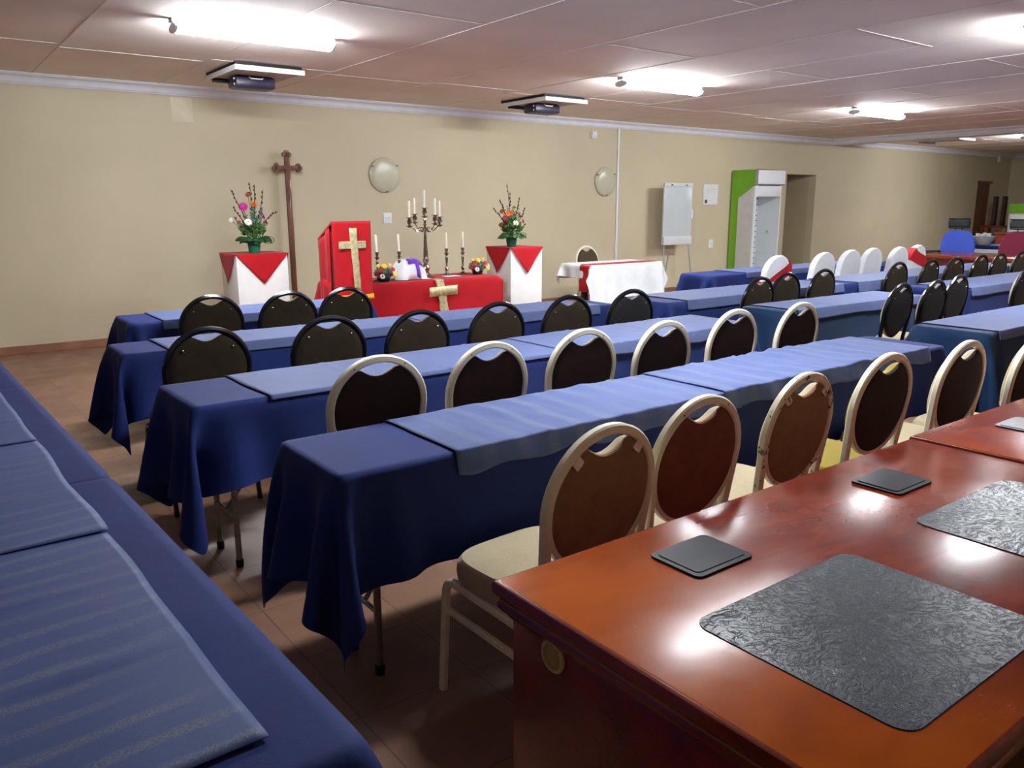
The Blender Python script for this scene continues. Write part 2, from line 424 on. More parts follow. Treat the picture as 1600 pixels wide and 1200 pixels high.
# cornice with stepped profile
def corn_prof(s=1):
    pts = [(0, -.105), (-.016, -.105), (-.020, -.092), (-.030, -.088), (-.034, -.070)]
    for i in range(7):
        a = i/6*PI/2; pts.append((-.034-.045*(1-math.cos(a)), -.070+.045*math.sin(a)))
    pts += [(-.084, -.022), (-.088, -.012), (-.100, -.010), (-.100, 0), (0, 0)]
    return pts
BX0, BX1 = 15.45, 15.75                                            # downstand beam
for nm, a, b in (('trim_1', X0, BX0), ('trim_2', BX1, X1)):
    struct(nm, MB().prism_axis([(Y1+y, CEIL+z) for y, z in corn_prof()], a, b, 'x'), M['cornice'], smooth=25)
struct('beam_1', MB().box(BX0, BX1, Y0, Y1, CEIL-.11, CEIL), M['cornice'])
struct('trim_3', MB().prism_axis([(BX0+y, CEIL+z) for y, z in corn_prof()], Y0, Y1-.1, 'y'), M['cornice'], smooth=25)
struct('trim_4', MB().prism_axis([(X1+y, CEIL+z) for y, z in corn_prof()], Y0, Y1-.1, 'y'), M['cornice'], smooth=25)
# ceiling board cover strips
cs = MB()
for i, x in enumerate([.09, 1.28, 2.47, 3.66, 4.85, 6.0, 7.06, 8.15, 9.35, 10.55, 11.75, 12.95, 14.15, 16.6, 17.8, 19.0, 20.2, 21.4, 22.6]):
    cs.box(x-.005, x+.005, Y0, Y1-.1, CEIL-.003, CEIL)
    w = 1.19
    ys = [7.80, 5.17-.0, 2.0, -.6] if i % 2 == 0 else [3.63, 7.95, 1.0]
    for y in ys:
        if x+w < 15.4 or x > 16: cs.box(x, x+w-.02, y-.004, y+.004, CEIL-.003, CEIL)
struct('trim_5', cs, M['strip'])
# doors
d1 = MB(); d1.box(EX0, EX1, Y1+.05, Y1+.09, 0.005, EZ-.01); struct('door_1', d1, M['wood_door'])
df = MB()
df.box(EX0, EX0+.05, Y1-.012, Y1+.05, 0, EZ); df.box(EX1-.05, EX1, Y1-.012, Y1+.05, 0, EZ); df.box(EX0-.02, EX1+.12, Y1-.02, Y1+.05, EZ-.04, EZ+.02)
for a, b in ((.25, .9), (1.05, 1.9)): df.box(EX0+.12, EX1-.12, Y1+.04, Y1+.05, a, b, .004)
struct('trim_6', df, M['wood_door'])

# ================================================================== FLUORESCENT LIGHTS
def light_fitting(x, y, label, L=1.24):
    t = thing('fluorescent_light', label, 'ceiling light', (x, y, CEIL), 0, 'fluorescent battens on the ceiling')
    MB().box(-L/2, L/2, -.045, .045, -.028, 0, .004).build('housing', M['white_metal'], t)
    n = 20; prof = [(.080*math.cos(2*PI*i/n), -.062-.032*math.sin(2*PI*i/n)) for i in range(n)]
    m = MB(); m.prism_axis(prof, -L/2+.03, L/2-.03, 'x'); m.build('diffuser', M['lamp'], t)
    for s in (-1, 1):
        m = MB(); m.prism_axis([(p[0]*1.04, p[1]*1.03) for p in prof], min(s*(L/2-.03), s*(L/2-.012)), max(s*(L/2-.03), s*(L/2-.012)), 'x'); m.box(s*(L/2-.05)-.012, s*(L/2-.05)+.012, -.02, .02, -.04, -.026); m.build('end_cap', M['white_metal'], t)
    return t
LR = [(2.36, 6.32, 'lit white fluorescent fitting on the ceiling nearest the wooden cross'),
      (6.82, 6.36, 'lit fluorescent fitting in the middle of the ceiling, beyond the largest one'),
      (11.25, 6.36, 'lit fluorescent fitting farthest right before the ceiling beam'),
      (17.9, 6.8, 'lit fluorescent fitting beyond the ceiling beam at the far right'),
      (2.9, 2.5, 'lit fluorescent fitting overhead above the front row, above the frame'),
      (7.2, 2.62, 'lit fluorescent fitting just outside the right edge of the picture'),
      (11.6, 2.6, 'lit fluorescent fitting over the right-hand block, outside the picture')]
for a in LR: light_fitting(*a)

# ceiling trays with projectors
def tray(x, y, label):
    t = thing('projector_tray', label, 'projector tray', (x, y, CEIL), 0, 'white trays hanging open under the ceiling')
    m = MB(); m.box(-.325, .325, -.44, .46, -.062, -.05); m.build('panel', M['tray'], t)
    m = MB(); m.box(-.335, .335, -.455, -.44, -.08, -.035, .003); m.box(-.335, -.32, -.44, .47, -.08, -.035, .003); m.build('rim', M['white'], t)
    m = MB(); m.box(-.31, .33, -.40, .47, -.035, 0); m.build('opening_frame', M['dark'], t)
    m = MB(); m.box(-.30, .30, .30, .34, -.10, -.062); m.build('support_rail', M['dark'], t)
def projector(x, y, label):
    t = thing('projector', label, 'projector', (x, y, CEIL-.062), 0, 'dark projectors under the ceiling trays')
    m = MB(); m.box(-.20, .20, -.10, .16, -.115, -.004, .03); m.build('casing', M['projector'], t)
    m = MB(); m.tube([(-.07, -.10, -.012), (-.055, -.115, -.03), (.055, -.115, -.03), (.07, -.10, -.012)], .006, 6); m.build('handle', M['white'], t)
    m = MB()
    for z in (-.035, -.085): m.sphere((-.201, -.06, z), .009, n=8, m=6)
    m.build('indicator', M['white'], t)
for x, y, w in ((2.99, 8.15, 'nearest the wooden cross'), (6.68, 8.2, 'above the smaller round wall lamp'), (16.85, 8.1, 'beyond the ceiling beam')):
    tray(x, y, 'white ceiling tray hanging slightly open, '+w)
    if x < 16: projector(x-.0, y+.04 if x < 5 else y, 'dark projector with a white handle under the ceiling tray '+w)

# ================================================================== CHAIRS
def hoop_pt(a, ax=.202, az=.198, zc=.722): return (ax*math.cos(a), zc+az*math.sin(a))
def tilt(z): return -.205-(z-.45)*.125
HOOPR = .0125
def back_outline(notch_w, notch_d, ax=.187, az=.190, zc=.712, n=64, taper=0):
    pts = []
    for i in range(n):
        a = 2*PI*i/n; x = ax*math.cos(a); z = zc+az*math.sin(a)
        if math.sin(a) > 0 and abs(x) < notch_w:
            edge = zc+az*math.sqrt(max(0, 1-(notch_w/ax)**2))
            zz = edge+.004-(notch_d)*(math.cos(x/notch_w*PI/2))**1.0
            z = min(z, zz)
        if taper and math.sin(a) < 0: x *= 1-taper*(-math.sin(a))**2
        pts.append((x, z))
    return pts
def make_chair(name, frame, panel, seat, label, tabs=False, dark=False, group=None):
    t = thing(name, label, 'chair', (0,0,0), 0, group)
    # seat cushion: rounded loft
    def ring(sx, sy, z, off=0, n=40, e=4.2):
        out = []
        for i in range(n):
            a = 2*PI*i/n; c, s = math.cos(a), math.sin(a)
            x = sx*math.copysign(abs(c)**(2/e), c); y = sy*math.copysign(abs(s)**(2/e), s)
            if y < 0: x *= 1-.08*(-y/sy)
            out.append((x, y+off, z))
        return out
    rr = [(.14,.14,.386),(.200,.196,.386),(.214,.209,.398),(.217,.212,.425),(.214,.209,.450),(.203,.198,.466),(.17,.165,.474),(.10,.10,.479),(.02,.02,.480)]
    m = MB(); P = [ring(a, b, z, -.005) for a, b, z in rr]
    n = len(P[0]); m.add([p for r in P for p in r], [(i*n+j, i*n+(j+1) % n, (i+1)*n+(j+1) % n, (i+1)*n+j) for i in range(len(P)-1) for j in range(n)]+[tuple(range(n-1,-1,-1)), tuple((len(P)-1)*n+j for j in range(n))])
    m.build('seat', seat, t)
    m = MB(); P = [ring(a, b, z, -.005) for a, b, z in ((.19,.19,.372),(.207,.20,.372),(.207,.20,.386),(.19,.19,.386))]
    m.add([p for r in P for p in r], [(i*n+j, i*n+(j+1) % n, (i+1)*n+(j+1) % n, (i+1)*n+j) for i in range(3) for j in range(n)]+[tuple(range(n-1,-1,-1)), tuple(3*n+j for j in range(n))])
    m.build('seat_frame', frame, t)
    # hoop with straight posts down to the seat
    m = MB(); path = []
    for z in (.40, .46, .52, .58, .64): 
        k = (z-.40)/.32; path.append((.170+.032*min(1, k)**.8, tilt(z)+.004*(z < .45), z))
    for i in range(25):
        a = -.12+(PI+.24)*i/24; x, z = hoop_pt(a); path.append((x, tilt(z), z))
    path += [(-x, y, z) for x, y, z in path[:5][::-1]]
    m.tube(path, .016 if dark else .0145, 8, ref=(0,1,0), r2=.014, square=not dark)
    path = []                                                     # lower rim round the panel
    for i in range(25):
        a = PI+PI*i/24; x, z = hoop_pt(a, .197, .195, .712); path.append((x, tilt(z)-.001, z))
    if not dark: m.tube(path, .009, ref=(0,1,0), r2=.012, square=True)
    m.build('back_frame', frame, t)
    # back panel (rear board) and front cushion
    nw, nd = (.088, .038) if not dark else (.074, .032)
    ol = back_outline(nw, nd, .195, .192, .712, taper=.30 if dark else 0); N = len(ol)
    def shell(levels, flip=False):
        vs = []; 
        for s_, dy in levels:
            for x, z in ol:
                xx = x*s_; zz = .70+(z-.70)*s_; vs.append((xx, tilt(zz)+dy, zz))
        fs = [(i*N+j, i*N+(j+1) % N, (i+1)*N+(j+1) % N, (i+1)*N+j) for i in range(len(levels)-1) for j in range(N)]
        fs += [tuple(range(N-1,-1,-1)), tuple((len(levels)-1)*N+j for j in range(N))]
        return vs, fs
    m = MB(); m.add(*shell([(.3,-.011),(.8,-.011),(.97,-.009),(1.0,-.004),(1.0,.004)])); m.build('backrest', panel, t, smooth=40)
    m = MB(); m.add(*shell([(1.0,.0045),(1.0,.018),(.97,.030),(.9,.038),(.7,.042),(.3,.044)])); m.build('back_cushion', seat, t, smooth=60)
    if tabs or dark:
        for s in (-1, 1):
            m = MB(); a = R(48) if tabs else R(42); x, z = hoop_pt(a, .19, .186)
            x2, z2 = hoop_pt(a, .162, .158)
            if tabs:
                m.tube([(s*x, tilt(z)-.012, z), (s*x2, tilt(z2)-.014, z2)], .016, ref=(0,1,0), r2=.003, square=True); m.build('bracket', frame, t)
            m = MB(); m.sphere((s*x2, tilt(z2)-.015, z2), .0055 if not dark else .005, .004, None, 8, 6); m.build('screw', M['screw'], t)
    elif frame is not M['blackmetal']:
        m = MB()
        for s in (-1, 1):
            x, z = hoop_pt(R(58)); m.sphere((s*x, tilt(z)-.0125, z), .004, .003, None, 8, 6)
        m.build('screw', M['stem'], t)
    # side frames
    for s in (-1, 1):
        x = s*.205
        def arc(c, r, a0, a1, k=6): return [(x, c[0]+r*math.cos(a0+(a1-a0)*i/k), c[1]+r*math.sin(a0+(a1-a0)*i/k)) for i in range(k+1)]
        front = [(x+s*.006, .222, 0), (x, .205, .30)]+arc((.158, .338), .045, 0, PI/2)+[(x, -.01, .372)]
        rear = [(x+s*.006, -.235, 0), (x, -.19, .29)]+arc((-.14, .318), .045, PI, PI/2)+[(x, -.01, .372)]
        m = MB(); m.tube(front, .0125, ref=(1,0,0), r2=.011, square=True); m.build('leg', frame, t)
        m = MB(); m.tube(rear, .0125, ref=(1,0,0), r2=.011, square=True); m.build('leg', frame, t)
        m = MB(); m.tube([(x, .203, .285), (x, -.19, .262)], .011, ref=(1,0,0), r2=.008, square=True); m.build('side_rail', frame, t)
    return t

def covered_chair(label, sash=None):
    t = thing('covered_chair', label, 'chair')
    # back slab: arch profile lofted front to back
    def prof(inset, n=22):
        ax = .222-inset; pts = []
        for i in range(n+1):
            a = PI*i/n; pts.append((ax*math.cos(a), .74+(.215-inset)*math.sin(a)))
        pts = [(.235-inset, .45)]+pts+[(-.235+inset, .45)]; return pts
    m = MB(); lv = [(.03, -.040), (.008, -.030), (0, -.012), (0, .022), (.01, .045), (.04, .055)]
    vs = []; 
    for ins, dy in lv:
        for x, z in prof(ins): vs.append((x, tilt(z)+dy, z))
    N = len(prof(0)); fs = [(i*N+j, i*N+(j+1) % N, (i+1)*N+(j+1) % N, (i+1)*N+j) for i in range(len(lv)-1) for j in range(N)]+[tuple(range(N)), tuple((len(lv)-1)*N+j for j in range(N-1,-1,-1))]
    m.add(vs, fs)
    m.build('back_cover', M['cover'], t)
    m = MB(); n = 44; P = []
    for z, k in ((.005, 1.07), (.15, 1.04), (.30, 1.01), (.43, 1.0), (.475, .97), (.488, .85), (.492, .4)):
        row = []
        for i in range(n):
            a = 2*PI*i/n; c, s = math.cos(a), math.sin(a); w = 1+.02*math.sin(9*a)*(1-z/.5)
            row.append((.225*k*w*math.copysign(abs(c)**.45, c), -.01+.235*k*w*math.copysign(abs(s)**.45, s), z))
        P.append(row)
    m.add([p for r in P for p in r], [(i*n+j, i*n+(j+1) % n, (i+1)*n+(j+1) % n, (i+1)*n+j) for i in range(len(P)-1) for j in range(n)]+[tuple(range(n-1,-1,-1)), tuple((len(P)-1)*n+j for j in range(n))])
    m.build('seat_cover', M['cover'], t)
    if sash:
        aw = lambda z: .006+(.224*math.sqrt(max(0, 1-((z-.74)/.217)**2)) if z > .74 else .224+.013*(.74-z)/.29)
        m = MB(); zl, zr, h = sash; P = []
        for i in range(13):
            u = i/12; z0 = zl+(zr-zl)*u
            P.append([(aw(z0+h*q/4)*(-1+2*u), tilt(z0+h*q/4)-.044+.003*math.sin(u*9+q), z0+h*q/4) for q in range(5)])
        m.grid(P)
        P2 = []
        for i in range(13):
            u = i/12; z0 = zl+(zr-zl)*u; P2.append([(aw(z0+h*q/4)*(-1+2*u), tilt(z0+h*q/4)+.062, z0+h*q/4) for q in range(5)])
        m.grid(P2)
        for e in (0, 12): m.grid([P[e], P2[e]])
        m.build('sash', M['red'], t)
    return t

PRO = {}
FRONTG = 'cream framed banquet chairs along the mahogany desks'
_used = set()
def chair(kind, x, ytop, label, group, rz=0, dz=0):
    loc = (x, ytop+.262, 0)
    if kind not in PRO:
        c = {'tan': lambda: make_chair('banquet_chair', M['cream_tan'], M['panel_tan'], M['seat_beige'], label, tabs=True),
             'worn': lambda: make_chair('banquet_chair', M['cream_worn'], M['panel_tan'], M['seat_beige'], label, tabs=True),
             'redb': lambda: make_chair('banquet_chair', M['cream'], M['panel_red'], M['seat_beige'], label),
             'yel': lambda: make_chair('banquet_chair', M['cream'], M['panel_dark'], M['seat_yellow'], label),
             'cream': lambda: make_chair('banquet_chair', M['cream'], M['panel_dark'], M['seat_beige'], label),
             'brown': lambda: make_chair('banquet_chair', M['cream'], M['panel_dark'], M['seat_brown'], label),
             'black': lambda: make_chair('banquet_chair', M['blackmetal'], M['panel_olive'], M['seat_olive'], label, dark=True),
             'jet': lambda: make_chair('banquet_chair', M['blackmetal'], M['panel_black'], M['seat_beige'], label, dark=True),
             'cover': lambda: covered_chair(label),
             'sashR': lambda: covered_chair(label, (.52, .74, .15)),
             'sashL': lambda: covered_chair(label, (.76, .62, .16))}[kind]()
        PRO[kind] = c; c.location = loc; c.rotation_euler = (0,0,rz); c['group'] = group
        return c
    return dup(PRO[kind], loc, rz, label, group)

g = FRONTG
chair('tan', 1.424, 1.49, 'cream-framed tan-backed chair with beige seat, nearest the camera at the desk corner', g, R(4))
chair('redb', 1.895, 1.55, 'cream-framed chair with reddish-brown round back, second from the desk corner', g, R(2))
chair('worn', 2.445, 1.56, 'cream-framed chair with badly chipped paint, tan back, third along the desk', g, R(3))
chair('yel', 3.05, 1.58, 'cream-framed chair with a mustard yellow seat, fourth along the desks', g)
chair('cream', 3.60, 1.53, 'cream-framed dark-backed chair between the mustard-seated chair and the right picture edge', g)
chair('cream', 4.07, 1.43, 'cream-framed dark-backed chair cut by the right picture edge behind the desks', g)
g = 'cream framed chairs behind the front blue table row'
for i, (x, y, w) in enumerate([(1.445, 2.77, 'first from the left'), (1.96, 2.76, 'second from the left'), (2.54, 2.79, 'third from the left'),
        (3.03, 2.74, 'fourth from the left'), (3.69, 2.81, 'fifth from the left'), (4.26, 2.78, 'last at the right end')]):
    chair('cream', x, y, 'cream-framed dark chair behind the nearest full blue row, '+w, g, R([-2, 1, -1, 2, 0, 1][i]))
g = 'black framed chairs at the third row of blue tables'
for i, (x, y, w) in enumerate([(1.13, 3.96, 'leftmost, olive seat showing'), (1.785, 3.97, 'second from the left'), (2.28, 3.90, 'third from the left'),
        (2.86, 3.93, 'fourth from the left'), (3.45, 3.95, 'fifth from the left')]):
    chair('black', x, y, 'black-framed olive-brown chair, third row from camera, '+w, g, R([1, -2, 1, 0, -1][i]))
chair('jet', 4.04, 3.95, 'black-framed chair ending its row, in front of the white-draped table', g, R(-3))
g = 'black framed chairs at the small far left table'
for x, y, w in [(1.60, 5.42, 'before the left white plinth'), (2.09, 5.32, 'before the cross pole'), (2.53, 5.34, 'before the red lectern')]:
    chair('black', x, y, 'black-framed olive-brown chair, farthest left row, '+w, g)
g = 'black framed chairs at the second right hand row'
for i, (x, y, w) in enumerate([(5.56, 4.02, 'leftmost'), (6.10, 4.13, 'second from left'), (6.70, 4.16, 'third from left'), (8.10, 4.20, 'fourth from left'),
        (8.79, 4.21, 'fifth'), (9.34, 4.20, 'sixth'), (10.0, 4.22, 'seventh'), (10.5, 4.22, 'eighth'), (11.06, 4.21, 'last at the right picture edge')]):
    chair('black', x, y, 'black-framed olive-backed chair in the far right row, '+w, g, R([2,-1,1,0,2,-2,1,0,1][i]))
g = 'black framed chairs between the right hand tables'
for x, y, w in [(5.90, 3.02, 'largest, leftmost of three'), (6.38, 3.0, 'middle of three'), (6.98, 3.10, 'rightmost of three'), (8.14, 3.04, 'cut by the picture edge')]:
    chair('jet', x, y, 'black-backed black chair by the right-hand petrol blue tables, '+w, g, R(2))
g = 'white covered chairs in the far right row'
chair('sashR', 7.80, 5.42, 'white covered chair with a slanting red sash, leftmost of the covered chairs', g)
chair('cover', 8.74, 5.44, 'plain white covered chair standing alone right of the red-sashed one', g)
chair('cover', 9.48, 5.54, 'plain white covered chair, left of the close middle pair', g)
chair('cover', 10.10, 5.60, 'plain white covered chair, right of the close middle pair', g)
chair('cover', 10.50+.12, 5.52, 'plain white covered chair just left of the last red-sashed one', g)
chair('sashL', 11.30, 5.62, 'white covered chair with a wide red sash beside the far mahogany table', g)
chair('brown', 7.73, 8.5-.262, 'cream-framed brown chair standing behind the white-draped table against the wall', 'chair at the white draped table', PI)
for o in COL.objects:
    if o.get('label', '').startswith('cream-framed brown chair'): o.location = (7.95, 8.50, 0)

# ================================================================== CLOTH SIMULATION (position based, on a rectangular grid)
def sim_cloth(x0, x1, y0, y1, zt, hf, hb, hl, hr, res=.036, seed=1, steps=240, wob=.012):
    rng = np.random.RandomState(seed); th = .004
    def axis(a, b, la, lb):
        na = max(2, int(round(la/res))); nb = max(2, int(round(lb/res))); nm = max(3, int(round((b-a)/(res*1.6))))
        return np.concatenate([np.linspace(a-la, a, na, endpoint=False), np.linspace(a, b, nm, endpoint=False), np.linspace(b, b+lb, nb+1)])
    U = axis(x0-th, x1+th, hl, hr); V = axis(y0-th, y1+th, hf, hb)
    nu, nv = len(U), len(V)
    P = np.zeros((nu, nv, 3)); P[..., 0] = U[:, None]; P[..., 1] = V[None, :]; P[..., 2] = zt+th
    rest = P.copy()
    pin = (U[:, None] >= x0-th-1e-6) & (U[:, None] <= x1+th+1e-6) & (V[None, :] >= y0-th-1e-6) & (V[None, :] <= y1+th+1e-6)
    # start: each hanging side already swung part-way down
    ox = np.where(U < x0-th, U-(x0-th), np.where(U > x1+th, U-(x1+th), 0))[:, None]*np.ones((1, nv))
    oy = np.where(V < y0-th, V-(y0-th), np.where(V > y1+th, V-(y1+th), 0))[None, :]*np.ones((nu, 1))
    d = np.sqrt(ox**2+oy**2); k = .55
    P[..., 0] -= ox*(1-k); P[..., 1] -= oy*(1-k); P[..., 2] -= d*.80
    ph = rng.uniform(0, 6.28, 4)
    for a in range(2):
        fr = 5.5+3*rng.rand()
        P[..., 1-a] += (wob*np.sin((U if a == 0 else V)*fr+ph[a]))[(slice(None), None) if a == 0 else (None, slice(None))]*(d > 0)*np.minimum(1, d/.2)
    P += rng.normal(0, .0015, P.shape)*(~pin)[..., None]
    Vv = np.zeros_like(P); w = (~pin).astype(float)
    pairs = []
    def addc(di, dj, par, stiff):
        I, J = np.meshgrid(np.arange(nu), np.arange(nv), indexing='ij')
        ok = (I+di < nu) & (J+dj < nv) & (J+dj >= 0)
        for c in range(par[1]):
            key = (I//max(1, di) if par[0] == 0 else J//max(1, abs(dj))) % par[1]
            s = ok & (key == c); a = (I[s], J[s]); b = (I[s]+di, J[s]+dj)
            L = np.linalg.norm(rest[a]-rest[b], axis=1); wa, wb_ = w[a], w[b]; q = wa+wb_
            m = q > 0
            pairs.append(((a[0][m], a[1][m]), (b[0][m], b[1][m]), L[m], (wa[m]/q[m])[:, None], (wb_[m]/q[m])[:, None], stiff))
    addc(1, 0, (0, 2), 1.); addc(0, 1, (1, 2), 1.); addc(1, 1, (0, 2), .45); addc(1, -1, (0, 2), .45)
    addc(2, 0, (0, 2), .12); addc(0, 2, (1, 2), .12)
    dt = 1/45.
    for st in range(steps):
        damp = .97 if st < steps*.6 else .88
        Vv *= damp; Vv[..., 2] -= 9.8*dt*w
        Q = P+Vv*dt*w[..., None]
        for it in range(9):
            for a, b, L, ka, kb, sf in pairs:
                dd = Q[b]-Q[a]; ln = np.linalg.norm(dd, axis=1)+1e-9
                cor = ((ln-L)/ln*sf)[:, None]*dd
                if sf < .2:                                        # bending: only resist folding
                    cor = np.where((ln < L)[:, None], cor, 0)
                Q[a] += cor*ka; Q[b] -= cor*kb
            ins = (Q[..., 0] > x0-th) & (Q[..., 0] < x1+th) & (Q[..., 1] > y0-th) & (Q[..., 1] < y1+th) & (~pin)
            if ins.any():
                q = Q[ins]; ds = np.stack([q[:, 0]-(x0-th), (x1+th)-q[:, 0], q[:, 1]-(y0-th), (y1+th)-q[:, 1]], 1); am = ds.argmin(1)
                q[am == 0, 0] = x0-th; q[am == 1, 0] = x1+th; q[am == 2, 1] = y0-th; q[am == 3, 1] = y1+th; Q[ins] = q
            Q[..., 2] = np.maximum(Q[..., 2], .006)
        Vv = (Q-P)/dt; sp = np.linalg.norm(Vv, axis=2, keepdims=True); Vv *= np.minimum(1, 2.5/(sp+1e-9))
        P = Q
    iu = np.where(pin.any(1))[0]; iv = np.where(pin.any(0))[0]; CR[:] = [iu[0], iu[-1], iv[0], iv[-1]]
    return P
CR = [0, 0, 0, 0]
def rotz(P, c, a):
    Q = P.copy(); s, k = math.sin(a), math.cos(a); x = P[..., 0]-c[0]; y = P[..., 1]-c[1]
    Q[..., 0] = c[0]+x*k-y*s; Q[..., 1] = c[1]+x*s+y*k; return Q
def cloth_obj(name, P, mat, label, cat, group=None, sub=1, crease=None):
    nu, nv = P.shape[:2]
    me = bpy.data.meshes.new(name); idx = np.arange(nu*nv).reshape(nu, nv)
    f = np.stack([idx[:-1, :-1], idx[1:, :-1], idx[1:, 1:], idx[:-1, 1:]], -1).reshape(-1, 4)
    me.from_pydata(P.reshape(-1, 3).tolist(), [], f.tolist()); me.materials.append(mat); me.shade_smooth()
    if crease:
        u0, u1, v0, v1 = crease; at = me.attributes.new('crease_edge', 'FLOAT', 'EDGE'); ed = np.zeros(len(me.edges)*2, int); me.edges.foreach_get('vertices', ed); ed = ed.reshape(-1, 2)
        iu, iv = ed//nv, ed % nv
        inu = ((iu >= u0) & (iu <= u1)).all(1); inv = ((iv >= v0) & (iv <= v1)).all(1)
        on = ((((iu == u0).all(1)) | ((iu == u1).all(1))) & inv) | ((((iv == v0).all(1)) | ((iv == v1).all(1))) & inu)
        at.data.foreach_set('value', np.where(on, .72, 0.).astype(np.float32))
    o = bpy.data.objects.new(name, me); COL.objects.link(o)
    if sub: s = o.modifiers.new('sub', 'SUBSURF'); s.levels = sub; s.render_levels = sub
    tag(o, label, cat, group); return o

ZT = .745
def folding_table(x0, x1, y0, y1, label, group, rot=0, c=(0,0), brace=True):
    t = thing('folding_table', label, 'table', ((x0+x1)/2, (y0+y1)/2, 0), 0, group)
    if rot:
        P = rotz(np.array([[[(x0+x1)/2, (y0+y1)/2, 0]]], float), c, rot)[0, 0]; t.location = P.tolist(); t.rotation_euler = (0, 0, rot)
    hx, hy = (x1-x0)/2-.012, (y1-y0)/2-.012
    MB().box(-hx, hx, -hy, hy, ZT-.034, ZT-.007, .003).build('tabletop', M['chip_wood'], t)
    for sx in (-1, 1):
        for sy in (-1, 1):
            x, y = sx*(hx-.15), sy*(hy-.11)
            m = MB(); m.tube([(x, y, ZT-.034), (x, y, .025)], .0125, 10); lg = m.build('leg', M['steel'], t)
            MB().lathe([(.016, 0), (.017, .03), (.013, .035)], (x, y, 0), 10).build('foot', M['rubber'], lg)
        x = sx*(hx-.15)
        m = MB(); m.tube([(x, -hy+.11, .22), (x, hy-.11, .22)], .009, 8); m.tube([(x, 0, .22), (x-sx*.38, 0, ZT-.036)], .008, 8); m.build('brace', M['steel'], t)
    return t

def runner(x0, x1, y0, y1, hf, hb, label, group, mat='runner', seed=0, rumple=0, lift=.0, rot=0, c=(0,0), over=0, ridge=True, skew=0):
    """runner lies on the cloth-covered tabletop y0..y1 and hangs hf in front / hb behind"""
    rnd = random.Random(seed); zt = ZT+.0085+lift; r = .008
    nx = max(8, int((x1-x0)/.022)); rows = []
    rid = [x0+(x1-x0)*k+rnd.uniform(-.02, .02) for k in (.25, .5, .75)] if ridge else []
    for i in range(nx+1):
        x = x0+(x1-x0)*i/nx; row = []
        h = hf*(1+.10*noise.noise((x*2.3, seed, 0))+(.3*noise.noise((x*7, seed, 3)) if rumple else 0)); hb2 = hb*(1+.1*noise.noise((x*2.1, seed, 5)))
        prof = []
        yf, yb = y0-.0065-r*.6, y1+.0065+r*.6
        for q in range(7): prof.append((yf-.004*math.sin(q)*0, zt-r-h*(1-q/6)))
        for q in range(1, 4): a = PI-PI/2*q/4; prof.append((yf+r+r*math.cos(a), zt-r+r*math.sin(a)))
        m_ = 16
        for q in range(m_+1): prof.append((yf+r+(yb-yf-2*r)*q/m_, zt))
        if hb > 0:
            for q in range(1, 4): a = PI/2-PI/2*q/4; prof.append((yb-r+r*math.cos(a), zt-r+r*math.sin(a)))
            for q in range(6): prof.append((yb, zt-r-hb2*(q+.5)/5.5))
        for y, z in prof:
            edge = max(0, 1-abs(z-zt)/.01) if z < zt else 1
            w = .0016*(1+noise.noise((x*5, y*5, seed)))
            if rumple:
                k = rumple*max(0, 1-abs((x-(x0+x1)/2)/((x1-x0)/2))**3)
                w += k*(.020*max(0, noise.noise((x*7+y*2, y*4, seed+2)))+.016*max(0, noise.noise((x*15+y*3, y*3, seed+4)))+.010*max(0, noise.noise((x*34+y*4, y*5, seed+6))))
            for rx in rid: w += .004*math.exp(-((x-rx-.02*y)/.010)**2)
            out = 0
            if z < zt-r: 
                out = .002+(.016+.010*abs(noise.noise((x*6, seed, 9))))*(zt-r-z)/.08
                if rumple: out += rumple*.016*abs(noise.noise((x*13, seed, 1)))*(zt-r-z)/.06
            sgn = -1 if y < (y0+y1)/2 else 1
            zz = z+(w if z >= zt-r else 0); yy = y+sgn*out
            xx = x+(.012*noise.noise((y*4, seed+(0 if i < nx/2 else 7), 0)) if (i == 0 or i == nx) else 0)+skew*(y-y0)*(1 if i > nx*.5 else 0)*0
            row.append((xx, yy, zz))
        rows.append(row)
    P = np.array(rows, float)
    if rot: P = rotz(P, c, rot)
    o = cloth_obj('table_runner', P, M[mat], label, 'table runner', group, 0)
    s = o.modifiers.new('thick', 'SOLIDIFY'); s.thickness = .0012; s.offset = 1
    return o

def row_tables(xs, y0, y1, where, hf, hb, hl, hr, mat='cloth', rot=0, seed=1, ctabs=None, res=.036, names=None):
    """xs: list of table joints; ctabs: list of cloth spans"""
    c = (xs[0], y0)
    for i in range(len(xs)-1):
        n = names[i] if names else ''
        folding_table(xs[i]+.004, xs[i+1]-.004, y0+.003, y1-.003, 'narrow folding table under the blue cloth '+where+n, 'folding tables '+where, rot, c)
    for i, (a, b) in enumerate(ctabs):
        first, last = i == 0, i == len(ctabs)-1
        n = names[i] if names else ''
        l = hl if first else .03; r = hr if last else .03
        P = sim_cloth(a, b, y0, y1, ZT, hf, hb, l if first else hf*.0+.02, r if last else .02, res, seed+i)
        if not first:      # later cloth: flatten the lap where it meets its neighbour
            pass
        if rot: P = rotz(P, c, rot)
        cloth_obj('tablecloth', P, M[mat], ('royal' if mat == 'cloth' else 'petrol')+' blue tablecloth '+where+n, 'tablecloth', 'tablecloths '+where, crease=tuple(CR))

LN = [', left half', ', right half']
